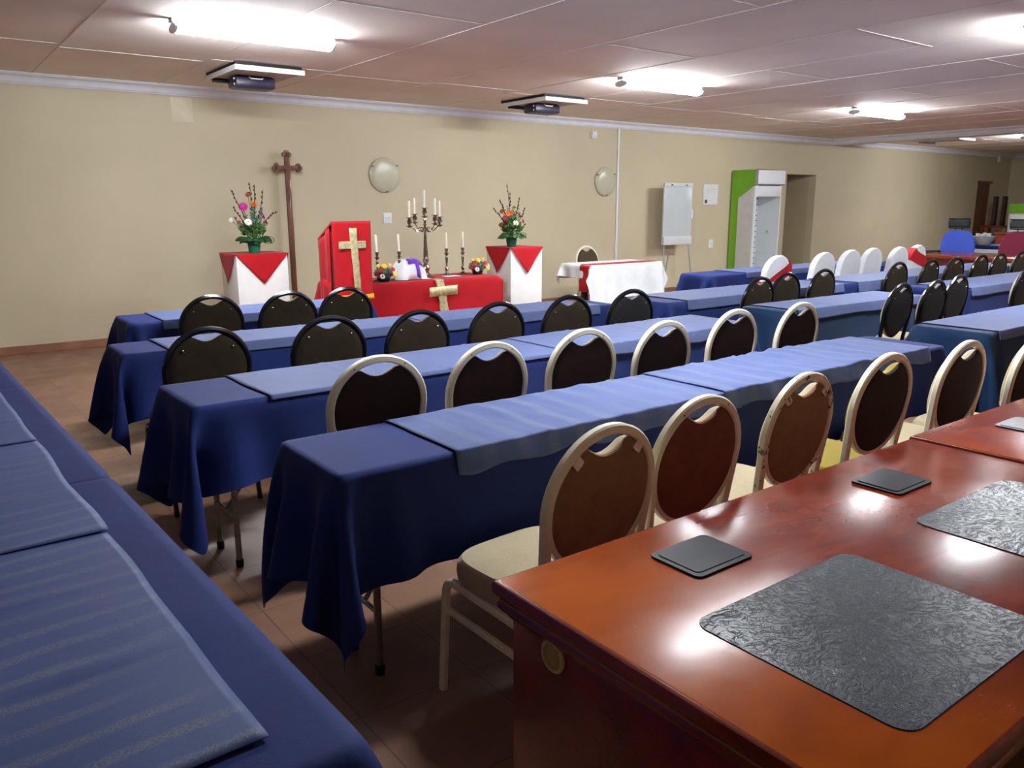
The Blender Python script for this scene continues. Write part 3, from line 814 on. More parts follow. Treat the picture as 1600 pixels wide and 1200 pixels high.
# left block ------------------------------------------------------------
row_tables([.912, 2.70, 4.48], 2.03, 2.47, 'in the nearest full row', .325, .33, .375, .35, seed=3, ctabs=[(.912, 2.70), (2.70, 4.48)], res=.030, names=LN)
runner(1.30, 2.70, 2.03, 2.47, .062, .05, 'light blue striped runner on the nearest full table row, left piece', 'runners on the nearest full row', seed=3, rumple=.35)
runner(2.60, 4.29, 2.03, 2.47, .062, .05, 'light blue rumpled runner on the nearest full table row, right piece', 'runners on the nearest full row', seed=8, rumple=.8, lift=.006, mat='runner')
row_tables([.82, 2.60, 4.36], 3.11, 3.60, 'in the second row', .32, .3, .38, .3, rot=R(1.2), seed=11, ctabs=[(.82, 2.60), (2.60, 4.36)], names=LN)
runner(1.11, 2.75, 3.11, 3.60, .008, .05, 'light blue runner on the second table row, left piece ending square', 'runners on the second row', seed=13, rot=R(1.2), c=(.82, 3.11), mat='runner_plain')
runner(2.72, 4.33, 3.11, 3.60, .055, .05, 'light blue runner on the second table row, right piece with hanging edge', 'runners on the second row', seed=14, rot=R(1.2), c=(.82, 3.11), mat='runner_plain', lift=.004, rumple=.25)
row_tables([.86, 2.62, 4.40], 4.50, 4.90, 'in the third row', .32, .3, .35, .3, seed=21, ctabs=[(.86, 2.62), (2.62, 4.40)], names=LN)
runner(1.08, 2.72, 4.50, 4.90, .045, .05, 'light blue runner on the third table row, left piece', 'runners on the third row', seed=22, mat='runner_plain')
runner(2.70, 4.22, 4.50, 4.90, .06, .05, 'light blue runner on the third table row, right piece', 'runners on the third row', seed=23, mat='runner_plain', lift=.004)
row_tables([1.157, 2.93], 5.71, 6.19, 'at the far left before the altar', .30, .3, .33, .3, seed=31, ctabs=[(1.157, 2.93)])
runner(1.35, 2.88, 5.71, 6.19, .055, .05, 'light blue runner on the far left table before the altar', 'runner before the altar', seed=32, mat='runner_plain')
# right block -----------------------------------------------------------
row_tables([5.11, 6.90, 8.68], 2.07, 2.52, 'at the right edge beside the aisle', .40, .33, .36, .3, 'cloth_teal', seed=41, ctabs=[(5.11, 6.90), (6.90, 8.68)], names=LN)
runner(5.22, 8.6, 2.07, 2.52, .045, .05, 'light blue runner on the petrol blue table at the right picture edge', 'runner at the right edge', seed=42, mat='runner_plain')
row_tables([5.04, 6.86], 3.39, 3.80, 'right of the aisle, left table', .28, .28, .3, .25, 'cloth_teal', rot=R(-1.6), seed=51, ctabs=[(5.04, 6.86)])
runner(5.15, 6.84, 3.39, 3.80, .065, .04, 'light blue runner on the petrol blue table right of the aisle', 'runners right of the aisle', seed=52, mat='runner_plain', rot=R(-1.6), c=(5.04, 3.39))
row_tables([7.52, 9.3, 11.05], 3.36, 3.84, 'behind the black chair trio', .30, .28, .3, .25, seed=55, ctabs=[(7.52, 9.3), (9.3, 11.05)], names=LN)
runner(7.78, 11.0, 3.36, 3.84, .07, .04, 'light blue runner on the table behind the black chair trio', 'runners right of the aisle', seed=56, mat='runner_plain')
row_tables([4.76, 6.56, 8.35, 10.1, 11.6], 4.30, 4.82, 'in the long far right row', .28, .28, .3, .25, seed=61, ctabs=[(4.76, 6.56), (6.56, 8.35), (8.35, 10.1), (10.1, 11.6)], names=[', first section', ', second section', ', third section', ', fourth section'])
runner(4.99, 7.25, 4.30, 4.82, .07, .04, 'light blue runner on the long far right row, left piece', 'runners on the long far right row', seed=62, mat='runner_plain')
runner(7.50, 11.4, 4.30, 4.82, .09, .04, 'light blue runner on the long far right row, right piece', 'runners on the long far right row', seed=63, mat='runner_plain')
row_tables([7.03, 8.9, 10.75], 5.72, 6.15, 'in front of the display cabinet', .3, .28, .3, .3, seed=71, ctabs=[(7.03, 8.9), (8.9, 10.75)], names=LN)
runner(7.62, 10.6, 5.72, 6.15, .05, .04, 'light blue runner on the farthest right table before the cabinet', 'runner before the cabinet', seed=72, mat='runner_plain')

# foreground table running away on the left: length along Y
ang = R(1.85)
def fore():
    # built lying along +X then turned 90 degrees
    xr, y0 = .446, .93
    L1_, w = 1.52, .52
    spans = [(0, 1.50), (1.50, 3.02), (3.02, 4.6)]
    nm = ['nearest section', 'middle section', 'far section']
    a = PI/2+ang
    def place(P):      # local (u along length, v to the left of it) -> world; origin = near right corner
        Q = P.copy(); u = P[..., 0]; v = P[..., 1]
        Q[..., 0] = xr+u*math.cos(a)-v*math.sin(a); Q[..., 1] = y0+u*math.sin(a)+v*math.cos(a); return Q
    for i, (p, q) in enumerate(spans):
        P = sim_cloth(p+.004, q-.004, .004, w, ZT, .30, .25, .30 if i == 0 else .02, .02 if i < 2 else .25, .036, 80+i, 200)
        cloth_obj('tablecloth', place(P), M['cloth'], 'royal blue tablecloth on the foreground left table run, '+nm[i], 'tablecloth', 'tablecloths on the foreground left run', crease=tuple(CR))
        c = place(np.array([[[(p+q)/2, w/2, 0]]], float))[0, 0]
        t = folding_table(-(q-p)/2+.008, (q-p)/2-.008, -w/2+.006, w/2-.006, 'folding table hidden under the foreground left cloth, '+nm[i], 'folding tables of the foreground left run')
        t.location = c.tolist(); t.rotation_euler = (0, 0, a)
    zt = ZT+.0075
    for k, (p, q, lab) in enumerate([(.10, 1.10, 'nearest piece'), (1.06, 2.05, 'second piece'), (2.0, 2.95, 'third piece'), (2.9, 3.9, 'far piece')]):
        P = []; nx = 48
        for i in range(nx+1):
            u = p+(q-p)*i/nx; row = []
            e = .112-.012*u/4+.010*noise.noise((u*3, k, 2))
            for j in range(25):
                v = e+(w-.02-e)*j/24
                z = zt+.004*k+.0018*(1+noise.noise((u*4, v*4, k)))
                for rr in (.34, .67): z += .005*math.exp(-((u-p-(q-p)*rr-.05*v)/.008)**2)
                row.append((u+(.006*noise.noise((v*5, k, 1)) if i in (0, nx) else 0), v, z))
            P.append(row)
        o = cloth_obj('table_runner', place(np.array(P, float)), M['runner_fore'], 'light blue runner with pale flecked bands on the foreground left table, '+lab, 'table runner', 'runners on the foreground left run', 0)
        s = o.modifiers.new('thick', 'SOLIDIFY'); s.thickness = .0014; s.offset = 1
M['runner_fore'] = None
def fore_mat():
    t = NT('pale blue runner with flecked bands'); c = lin((60, 78, 130)); v = t.mapping()
    col = t.ramp(t.noise(v, 3, 5, .6), [(.25, tuple(x*.9 for x in c[:3])+(1,)), (.75, tuple(x*1.1 for x in c[:3])+(1,))])
    vv = t.mapping((1, 1, 1), (0, 0, R(-6)))
    w = t.n.new('ShaderNodeTexWave'); w.bands_direction = 'Y'; w.inputs['Scale'].default_value = 4.2; w.inputs['Distortion'].default_value = 1.2
    w.inputs['Detail'].default_value = 1; w.inputs['Detail Scale'].default_value = 1.5; t.l.new(vv, w.inputs['Vector'])
    f = t.math('MULTIPLY', t.ramp(w.outputs['Fac'], [(.6, (0,0,0,1)), (.95, (1,1,1,1))]), t.ramp(t.noise(v, 420, 2), [(.42, (0,0,0,1)), (.6, (1,1,1,1))]))
    f = t.math('MULTIPLY', f, t.ramp(t.noise(v, 2.2, 2), [(.38, (0,0,0,1)), (.6, (1,1,1,1))]))
    col = t.mix(t.math('MULTIPLY', f, .55), col, lin((126, 130, 122)))
    t.base(col); t.set(Roughness=.55, Sheen_Weight=.05, Specular_IOR_Level=.25)
    t.bump(t.math('ADD', t.math('MULTIPLY', t.noise(v, 600, 1), .3), t.noise(v, 14, 4, .6)), .2, .005); return t.m
M['runner_fore'] = fore_mat()
fore()

# ================================================================== MAHOGANY DESKS
def rounded(x0, x1, y0, y1, r, n=6):
    pts = []
    for cx, cy, a0 in ((x1-r, y0+r, -PI/2), (x1-r, y1-r, 0), (x0+r, y1-r, PI/2), (x0+r, y0+r, PI)):
        for i in range(n+1): a = a0+PI/2*i/n; pts.append((cx+r*math.cos(a), cy+r*math.sin(a)))
    return pts
def desk(x, y, dz, label, group, first=False):
    Wd, D = 1.672, .845; zt = .76+dz
    t = thing('conference_desk', label, 'desk', (x, y, 0), 0, group)
    m = MB(); m.box(.006, Wd-.006, .006, D-.006, zt-.03, zt, .003); m.build('desktop', M['desk'] if first else M['desk_b'], t)
    # moulded edge: profile swept round the rectangle
    prof = [(0, -.001), (.006, -.004), (.008, -.010), (.008, -.026), (.003, -.033), (-.002, -.036), (-.004, -.042), (.000, -.050), (.0, -.060), (-.006, -.068), (-.014, -.074), (-.018, -.082), (-.03, -.084), (-.03, -.032), (-.012, -.001)]
    vs, fs = [], []; k = len(prof)
    for cx, cy, sx, sy in ((0, 0, -1, -1), (Wd, 0, 1, -1), (Wd, D, 1, 1), (0, D, -1, 1)):
        for o_, z in prof: vs.append((cx+sx*(o_-.006), cy+sy*(o_-.006), zt+z))
    for i in range(4):
        j = (i+1) % 4
        for q in range(k): fs.append((i*k+q, i*k+(q+1) % k, j*k+(q+1) % k, j*k+q))
    m = MB(); m.add(vs, fs); m.build('edge_moulding', M['desk_edge'], t, smooth=35)
    m = MB(); m.box(.028, .058, .03, D-.03, 0, zt-.05, .002); side = m.build('side_panel', M['desk_body'], t)
    m = MB(); m.box(Wd-.058, Wd-.028, .03, D-.03, 0, zt-.05, .002); m.build('side_panel', M['desk_body'], t)
    m = MB(); m.box(.0585, Wd-.0585, D-.06, D-.035, .03, zt-.05, .002); m.build('modesty_panel', M['desk_body'], t)
    if first:
        rt = Matrix.Rotation(-PI/2, 3, 'Y')
        m = MB(); m.lathe([(.028, -.002), (.033, -.001), (.034, .003), (.031, .006), (.026, .006), (.025, -.002), (.024, -.006)], (.0275, .685, .655), 28, rt); gm = m.build('grommet', M['grommet'], side)
        m = MB(); m.lathe([(.001, -.001), (.0245, -.001), (.0245, .0012), (.001, .0012)], (.0275, .685, .655), 24, rt); m.box(.0245, .0262, .672, .680, .64, .67); m.build('grommet_cap', M['grommet_in'], side)
        tag(gm, 'beige round cable grommet')
    for px in (.435, 1.222):
        q0 = px-.251; 
        m = MB(); m.prism(rounded(q0, q0+.505, .082, .485, .035), zt-.002, zt+.0022); pad = m.build('leather_inlay', M['leather'], t)
        tag(pad, 'creased black leather writing pad')
        b0 = px-.105
        m = MB(); m.prism(rounded(b0, b0+.182, .590, .731, .016), zt-.001, zt+.005)
        m.prism(rounded(b0+.014, b0+.172, .604, .719, .012), zt+.005, zt+.0066); m.build('cable_flap', M['box_plastic'], t)
    return t
# placements: left desk's near-left corner at (.873, .38); the second stands against it, 5 mm higher
desk(.873, .380, 0, 'worn glossy mahogany desk with black leather pads, nearest in the right foreground', 'mahogany conference desks', True)
desk(2.553, .385, .006, 'second mahogany desk butted against the right end of the nearest one', 'mahogany conference desks')

# ================================================================== ALTAR AREA
# altar table with red cloth
t = thing('altar_table', 'table under the red altar cloth between the lectern and the right plinth', 'table', (4.47, 7.78, 0))
MB().box(-.94, .94, -.32, .32, .68, .706, .003).build('tabletop', M['chip_wood'], t)
for sx in (-1, 1):
    for sy in (-1, 1): MB().tube([(sx*.85, sy*.25, .68), (sx*.85, sy*.25, 0)], .018, 8).build('leg', M['steel'], t)
P = sim_cloth(3.52, 5.435, 7.45, 8.11, .716, .70, .3, .5, .05, .045, 91, 200, .006)
ac = cloth_obj('altar_cloth', P, M['red'], 'red altar cloth hanging to the floor with a gold cross on its front', 'altar cloth', crease=tuple(CR))
def patch(pts_grid, name, mat, parent, th=.003):
    m = MB(); m.grid(pts_grid); o = m.build(name, mat, parent); s = o.modifiers.new('thick', 'SOLIDIFY'); s.thickness = th; s.offset = 0; return o
rows = []
for i in range(27):
    s_ = i/26; dist = s_*.50
    z = .724 if dist < .09 else .722-(dist-.09); y = 7.43+.09-dist if dist < .09 else 7.422-.012*min(1, (dist-.09)/.1)
    cx = 4.60+.075*s_; hw = .052+.004*math.sin(s_*17)
    rows.append([(cx-hw, y-(.004*math.sin(s_*23)), z), (cx-hw/3, y-.004*math.sin(s_*15+1)-.003, z), (cx+hw/3, y-.003, z), (cx+hw, y-.004*math.sin(s_*19+2), z)])
patch(rows, 'cross_upright', M['gold'], ac)
rows = [[(4.475+.36*i/12, 7.404-.003*math.sin(i*1.3), .545+.012*i/12), (4.475+.36*i/12, 7.404-.003*math.sin(i*1.9+1), .597+.012*i/12), (4.475+.36*i/12, 7.404, .645+.012*i/12)] for i in range(13)]
patch(rows, 'cross_bar', M['gold'], ac)

# lectern: wooden box with sloping top, wrapped in red
LX0, LX1, LY = 3.25, 3.63, 7.10
t = thing('lectern', 'tall lectern draped in red cloth with a long gold cross', 'lectern', (LX0, LY, 0))
w = LX1-LX0
m = MB(); m.prism_axis([(.02, 0), (.02, 1.30), (.05, 1.30), (.22, 1.16), (.22, 0)], .02, w-.02, 'x'); m.build('body', M['red'], t)
m = MB(); m.prism_axis([(-.01, 1.352), (-.012, 1.362), (.31, 1.196), (.31, 1.10), (.298, 1.10), (.298, 1.18), (0, 1.335)], -.012, w+.012, 'x'); m.build('sloping_top', M['red'], t)
rows = []
for i in range(29):
    z = 1.36-.70*i/28; k = i/28
    rows.append([(-.012+(w+.024)*u/14-.01*k*math.sin(u/14*3.1-1.5), -.014-.016*k-.010*k*math.sin(u*1.1+k*2)-.004*math.sin(z*30+u)*k, z) for u in range(15)])
front = patch(rows, 'front_cloth', M['red'], t)
for nm, (xa, xb, za, zb) in (('cross_upright', (.155, .232, .70, 1.298)), ('cross_bar', (.045, .325, 1.105, 1.175))):
    rows = []
    for i in range(13):
        z = zb+(za-zb)*i/12; k = (1.36-z)/.70; k = max(0, k); rows.append([(xa+(xb-xa)*j/6+.03*k*(nm == 'cross_upright'), -.014-.016*k-.012*k*math.sin(((xa+(xb-xa)*j/6)/w*14)*1.1+k*2)-.012-.002*math.sin(i*2.1+j), z) for j in range(7)])
    patch(rows, nm, M['gold'], front)
m = MB()
for i in range(40):
    x = .0+w*i/39; m.box(x-.005, x+.005, -.046, -.022, .625+.008*(i % 3), .668)
m.build('fringe', M['yellow'], front)
rows = [[(-.018-.010*math.sin(j*1.2), .03+.26*j/8, 1.30-.135*j/8-.63*i/10) for j in range(9)] for i in range(11)]
patch(rows, 'side_cloth', M['red'], t)
rows = [[(-.03-.012*math.sin(j*1.4+1), .0+.27*j/8, .80-.08*i-.02*math.sin(j)) for j in range(9)] for i in range(10)]
patch(rows, 'side_cloth', M['red'], t)

# plinths
def plinth(x0, x1, y0, z, label, tw=.03):
    d = .50
    t = thing('plinth', label, 'plinth', ((x0+x1)/2, y0+d/2, 0), 0, 'white plinths with red cloths'); w = (x1-x0)/2
    MB().box(-w, w, -d/2, d/2, 0, z, .004).build('body', M['ped'], t)
    return t, (x0+x1)/2, y0+d/2, w, d/2
def plinth_cloth(cx, cy, w, d, z, label, dropf=.31, ov=.035):
    m = MB(); zt = z+.003
    nn = 16
    # top
    m.grid([[(cx-w-.006+(2*w+.012)*i/nn, cy-d-.006+(2*d+.012)*j/nn, zt+.0015*noise.noise((i*.6, j*.6, z))) for j in range(nn+1)] for i in range(nn+1)])
    def side(p0, p1, nrm):
        P = []
        for i in range(nn+1):
            u = i/nn; L = dropf*(1-abs(2*u-1))+.004
            row = []
            for j in range(9):
                q = j/8; px = p0[0]+(p1[0]-p0[0])*u; py = p0[1]+(p1[1]-p0[1])*u
                out = .004+.012*q*math.sin(PI*u)+.004*math.sin(u*14)*q
                # triangle: columns converge slightly
                row.append((px+nrm[0]*out, py+nrm[1]*out, zt-L*q))
            P.append(row)
        m.grid(P)
    a, b, c_, d_ = (cx-w-.006, cy-d-.006), (cx+w+.006, cy-d-.006), (cx+w+.006, cy+d+.006), (cx-w-.006, cy+d+.006)
    side(a, b, (0, -1)); side(b, c_, (1, 0)); side(c_, d_, (0, 1)); side(d_, a, (-1, 0))
    o = m.build('plinth_cloth', M['red'], None); s = o.modifiers.new('thick', 'SOLIDIFY'); s.thickness = .002
    return tag(o, label, 'cloth', 'red cloths on the plinths')
_, cx, cy, w, d = plinth(2.765, 3.315, 8.40, 1.012, 'white plinth left of the lectern, in front of the tall wooden cross')
plinth_cloth(cx, cy, w, d, 1.012, 'red square cloth with pointed corners on the left white plinth')
PL = (cx, cy)
_, cx, cy, w, d = plinth(5.86, 6.345, 7.80, 1.004, 'white plinth at the right end of the red altar table')
plinth_cloth(cx, cy, w, d, 1.004, 'red square cloth with pointed corners on the right white plinth')
PR = (cx, cy)

# wall cross
t = thing('cross', 'tall slim wooden cross with trefoil ends standing against the wall', 'cross', (3.84, 9.56, 0))
m = MB(); 
m.box(-.030, .030, -.02, .02, 0, 2.10, .004); m.build('upright', M['cross'], t)
m = MB(); m.box(-.15, .15, -.018, .022, 1.925, 1.975, .004)
for s in (-1, 1):
    rt = Matrix.Rotation(PI/2, 3, 'X')
    for dx, dz in ((s*.158, 0), (s*.135, .028), (s*.135, -.028)):
        m.lathe([(.001, -.02), (.026, -.02), (.026, .02), (.001, .02)], (dx, 0, 1.95+dz), 16, rt)
m.build('cross_bar', M['cross'], t)
m = MB()
for dx, dz in ((0, .02), (.030, -.006), (-.030, -.006)): m.lathe([(.001, -.02), (.027, -.02), (.027, .02), (.001, .02)], (dx, 0, 2.11+dz), 16, Matrix.Rotation(PI/2, 3, 'X'))
m.build('finial', M['cross'], t)
m = MB(); m.box(-.16, .16, -.11, .11, 0, .04, .004); m.build('base', M['cross'], t)

# ------------------------------------------------ candles and holders
def candle(x, y, z, h, label, group, r=.0125, lean=(0, 0)):
    m = MB(); m.tube([(0, 0, 0), (lean[0]*.5*h, lean[1]*.5*h, h*.5), (lean[0]*h*.9, lean[1]*h*.9, h*.93), (lean[0]*h, lean[1]*h, h)], r, 12, taper=lambda u: 1 if u < .9 else .35, ref=(1, 0, 0))
    o = thing('candle', label, 'candle', (x, y, z), 0, group); m.build('wax', M['wax'], o)
    MB().tube([(lean[0]*h, lean[1]*h, h), (lean[0]*h, lean[1]*h, h+.012)], .0012, 6).build('wick', M['dark'], o)
AZ = .7235
SP0 = [(0, 0), (.052, 0), (.052, .008), (.035, .018), (.016, .03), (.012, .05), (.020, .065), (.024, .085), (.015, .105), (.010, .125), (.016, .21), (.017, .235), (.010, .255), (.014, .268), (.030, .280), (.031, .285), (.012, .292), (.016, .310), (.021, .345), (.022, .350), (.014, .350)]
cs_ = [(4.03, 7.72, 'at the far left beside the lectern', (.12, 0)), (4.285, 7.70, 'left of the white draped mound', (.10, 0)), (5.00, 7.88, 'right of the candelabra', (.06, 0)), (5.255, 7.93, 'next to the right flower posy', (0, 0))]
SP = [(a, b*.86) for a, b in SP0]
first = None
for x, y, w_, ln in cs_:
    lab = 'silver candlestick on the altar '+w_
    if first is None:
        first = thing('candlestick', lab, 'candlestick', (x, y, AZ), 0, 'single candlesticks on the altar')
        MB().lathe(SP[:7], (0,0,0), 20).build('base', M['silver'], first); MB().lathe(SP[6:14], (0,0,0), 20).build('stem', M['silver'], first); MB().lathe(SP[13:], (0,0,0), 20).build('cup', M['silver'], first)
        h = first
    else: h = dup(first, (x, y, AZ), 0, lab)
    candle(x, y, AZ+.292, .195, 'white candle in the single candlestick '+w_, 'candles in single candlesticks', lean=(ln[0]*-.35, 0))
# candelabra
CX, CY = 4.675, 7.80
t = thing('candelabra', 'five-armed silver candelabra standing in the middle of the altar', 'candelabra', (CX, CY, AZ), 0)
MB().lathe([(0.001, 0), (.105, 0), (.108, .010), (.085, .022), (.05, .035), (.030, .055), (.034, .075), (.045, .10), (.034, .13), (.018, .150)], (0,0,0), 28).build('base', M['silver'], t)
MB().lathe([(.018, .149), (.030, .165), (.033, .19), (.027, .21), (.026, .25), (.010, .54), (.012, .565), (.02, .575), (.012, .59), (.014, .61), (.020, .625), (.012, .650)], (0,0,0), 20).build('stem', M['silver'], t)
CUP = [(.001, -.095), (.010, -.095), (.022, -.088), (.040, -.080), (.040, -.076), (.012, -.07), (.014, -.06), (.026, -.045), (.028, -.02), (.016, -.005), (.018, .004), (.040, .010), (.041, .015), (.015, .015)]
arms = [(-.20*.857*.83-.20*.56*.516, .20*.516*.83-.20*.56*.857, .640), (-.20*.857*.56+.20*.83*.516, .20*.516*.56+.20*.83*.857, .675), (.20*.857*.56-.20*.83*.516+.0, -.20*.516*.56-.20*.83*.857, .668), (.20*.857*.83+.20*.56*.516, -.20*.516*.83+.20*.56*.857, .645)]
cd = []
for dx, dy, z in arms:
    m = MB(); pth = []
    L = math.hypot(dx, dy)
    for i in range(17):
        u = i/16; zz = .545-.045*math.sin(u*PI*1.35-.25)+(.0 if u < .7 else 0); pth.append((dx*u, dy*u, zz if u < .8 else zz+(z-.095-zz)*((u-.8)/.2)**1.5))
    pth[-1] = (dx, dy, z-.09)
    m.tube(pth, .006, 8)
    m.tube([(dx*(.30+.16*math.cos(a)), dy*(.30+.16*math.cos(a)), .520+.026*math.sin(a)) for a in [k*.45 for k in range(11)]], .004, 6)
    arm = m.build('arm', M['silver'], t)
    MB().lathe(CUP, (dx, dy, z), 18).build('cup', M['silver'], arm); cd.append((dx, dy, z))
cm = MB(); cm.lathe(CUP, (0, 0, .742), 18); cm.build('cup', M['silver'], t); cd.append((0, 0, .742))
for (dx, dy, z), w_ in zip(cd, ('front left', 'rear left', 'rear right', 'front right', 'central')):
    candle(CX+dx, CY+dy, AZ+z+.008, .20 if w_ == 'central' else .185, 'white candle in the '+w_+' cup of the silver candelabra', 'candles in the candelabra', .0115)
# white draped mound with purple cross
def mound():
    c = (4.40, 7.72); P = []
    for i in range(41):
        u = -1+2*i/40; row = []
        for j in range(31):
            v = -1+2*j/30
            r = (abs(u)**2.6+abs(v)**2.6)**(1/2.6)
            z = .215*max(0, 1-r**3)**.6+.004
            z += .012*noise.noise((u*3, v*3, 4))*(1 if r < 1 else .1)
            row.append((c[0]+u*.20*(1+.05*math.sin(v*7)), c[1]+v*.15*(1+.05*math.sin(u*8)), AZ+z))
        P.append(row)
    m = MB(); m.grid(P); o = m.build('communion_veil', M['white_cloth'], None)
    tag(o, 'white cloth draped over a rounded shape with a purple cross on the altar', 'veil')
    s = o.modifiers.new('thick', 'SOLIDIFY'); s.thickness = .002
    def strip(uv, name):
        rows = []
        for a in uv:
            rows.append([])
            for (u, v) in a:
                r = (abs(u)**2.6+abs(v)**2.6)**(1/2.6); z = .215*max(0, 1-r**3)**.6+.012
                z += .012*noise.noise((u*3, v*3, 4)); rows[-1].append((c[0]+u*.203, c[1]+v*.155-.004, AZ+z))
        mm = MB(); mm.grid(rows); q = mm.build(name, M['purple'], o); q.modifiers.new('t', 'SOLIDIFY').thickness = .002
    strip([[(.12+.22*k/4-.0, -.99+.99*j/24) for k in range(5)] for j in range(25)], 'purple_upright')
    strip([[(-.28+.90*j/16, -.72+.42*k/4) for k in range(5)] for j in range(17)], 'purple_bar')
mound()
m = MB(); m.box(-.09, .09, -.06, .06, 0, .004); o = m.build('folded_napkin', M['white_cloth'], None, loc=(4.93, 7.68, AZ+.002)); tag(o, 'small white napkin lying flat on the altar beside the candelabra foot', 'napkin')

# ------------------------------------------------ flowers
def petals(m, c, r, n=14, up=(0, -1, .3), droop=.25, rows=2):
    up = Vector(up).normalized(); a = up.cross(Vector((.3, .2, 1))).normalized(); b = up.cross(a)
    c = Vector(c)
    for k in range(rows):
        for i in range(n):
            w = 2*PI*(i+.5*k)/n; d = (a*math.cos(w)+b*math.sin(w)); tip = c+d*r*(1-.18*k)-up*r*(droop-.35*k)
            m.leafcard(c+d*r*.1, tip, r*.22, up, .08, 4)
def flower(parent, name, mat, c, r, up=(0, -1, .3), core=None, n=14, base=None, droop=.25):
    m = MB(); petals(m, c, r, n, up, droop); f = m.build(name, mat, parent)
    u = Vector(up).normalized()
    if core: m = MB(); q = Vector(c)+u*r*.08; m.sphere(q[:], r*.26, n=10, m=6); m.build('flower_centre', core, f)
    if base:
        m = MB(); c2 = Vector(c)-u*r*.1; b_ = Vector(base); mid = (c2+b_)/2+Vector((0, 0, .02)); m.tube([c2, mid, b_], .0035, 6); m.build('stem', M['gstem'], f)
def twig(parent, pts, r=.006, mat='stem'):
    m = MB(); m.tube(pts, r, 6, taper=lambda u: 1-.5*u)
    P = [Vector(p) for p in pts]
    for i in range(1, len(P)):
        for k in (0.3, .75):
            q = P[i-1].lerp(P[i], k)+Vector((.006*(-1)**i, -.004, 0)); m.sphere(q[:], .009, .008, .014, 7, 5)
    m.build('twig', M[mat], parent)
def pot_arr(x, y, z, label, seed, blooms, twigs, hscale=1):
    rnd = random.Random(seed); t = thing('flower_arrangement', label, 'flower arrangement', (x, y, z), 0, 'flower arrangements on the plinths')
    MB().lathe([(.001, 0), (.052, 0), (.056, .01), (.072, .125), (.076, .128), (.076, .142), (.066, .142), (.062, .12), (.001, .12)], (0,0,0), 24).build('pot', M['pot'], t)
    # big folded leaves round the rim
    for k, (a, L) in enumerate([(200, .19), (175, .20), (235, .15), (270, .11), (300, .14), (335, .19), (5, .20), (20, .15), (150, .15), (110, .12), (60, .13)]):
        an = R(a+rnd.uniform(-8, 8)); d = Vector((math.cos(an), math.sin(an), 0)); m = MB()
        b = d*.03+Vector((0, 0, .13)); mid = d*L*.75+Vector((0, 0, .20+rnd.uniform(-.01, .02))); tip = d*L+Vector((0, 0, .115+rnd.uniform(-.02, .02)))
        P = []; side = Vector((-d.y, d.x, 0))
        for i in range(9):
            u = i/8; c = b*(1-u)**2+mid*2*u*(1-u)+tip*u*u; w = .068*math.sin(PI*min(1, u*.9+.08))**.7
            P.append([tuple(c-side*w-Vector((0, 0, .03*w/.05))), tuple(c+Vector((0, 0, .004))), tuple(c+side*w-Vector((0, 0, .03*w/.05)))])
        m.grid(P); m.build('leaf', M['leaf'], t)
    # looped leaf ribbon
    m = MB(); m.tube([(.10+.055+.058*math.cos(a), -.02, .13+.038*math.sin(a)) for a in [k*.42 for k in range(16)]], .006, 6, r2=.003); m.build('leaf_loop', M['leaf'], t)
    # filler
    m = MB()
    for i in range(260):
        a = rnd.uniform(0, 2*PI); r = .105*math.sqrt(rnd.random()); h = .17+.20*rnd.random()*(1-r/.16)
        b = Vector((r*math.cos(a), r*math.sin(a), h)); d = Vector((math.cos(a)*rnd.uniform(.2, 1), math.sin(a)*rnd.uniform(.2, 1), rnd.uniform(.3, 1.1))).normalized()
        m.leafcard(b, b+d*rnd.uniform(.04, .08), rnd.uniform(.007, .014), (rnd.uniform(-1, 1), -1, .5), .15, 3)
    m.sphere((0, 0, .19), .075, .075, .07, 10, 8)
    m.build('foliage', M['leaf2'], t); 
    m = MB()
    for i in range(14):
        a = rnd.uniform(0, 2*PI); r = rnd.uniform(.02, .12); h = rnd.uniform(.34, .50)
        m.tube([(0, 0, .17), (r*.6*math.cos(a), r*.6*math.sin(a), h*.75), (r*math.cos(a), r*math.sin(a), h)], .0025, 5)
        for k in range(7):
            q = Vector((r*math.cos(a), r*math.sin(a), h))*(.72+.045*k); q.z = .17+(h-.17)*(.45+.09*k); d = Vector((rnd.uniform(-1, 1), rnd.uniform(-1, 1), .6)).normalized()
            m.leafcard(q, q+d*.035, .008, (0, -1, .3), .1, 3)
    m.build('foliage', M['leaf3'] if seed % 2 else M['leaf2'], t)
    m = MB()
    for i in range(60):
        a = rnd.uniform(-PI, .2); r = rnd.uniform(.04, .11); m.sphere((r*math.cos(a), r*math.sin(a)-.01, .155+rnd.uniform(0, .10)), .0045, n=6, m=4)
    tag(m.build('filler_blossom', M['whitepet'], t), kind='stuff')
    K = .87
    blooms = [(a_, (c_[0]*K, c_[1]*K, c_[2]*K), r_, u_, k_) for a_, c_, r_, u_, k_ in blooms]; twigs = [[(p[0]*K, p[1]*K, p[2]*K) for p in tw] for tw in twigs]
    for mat, c, r, up, core in blooms: flower(t, 'flower', M[mat], c, r, up, M[core] if core else None, base=(c[0]*.3, c[1]*.3, .17))
    for p in twigs: twig(t, p)
    return t
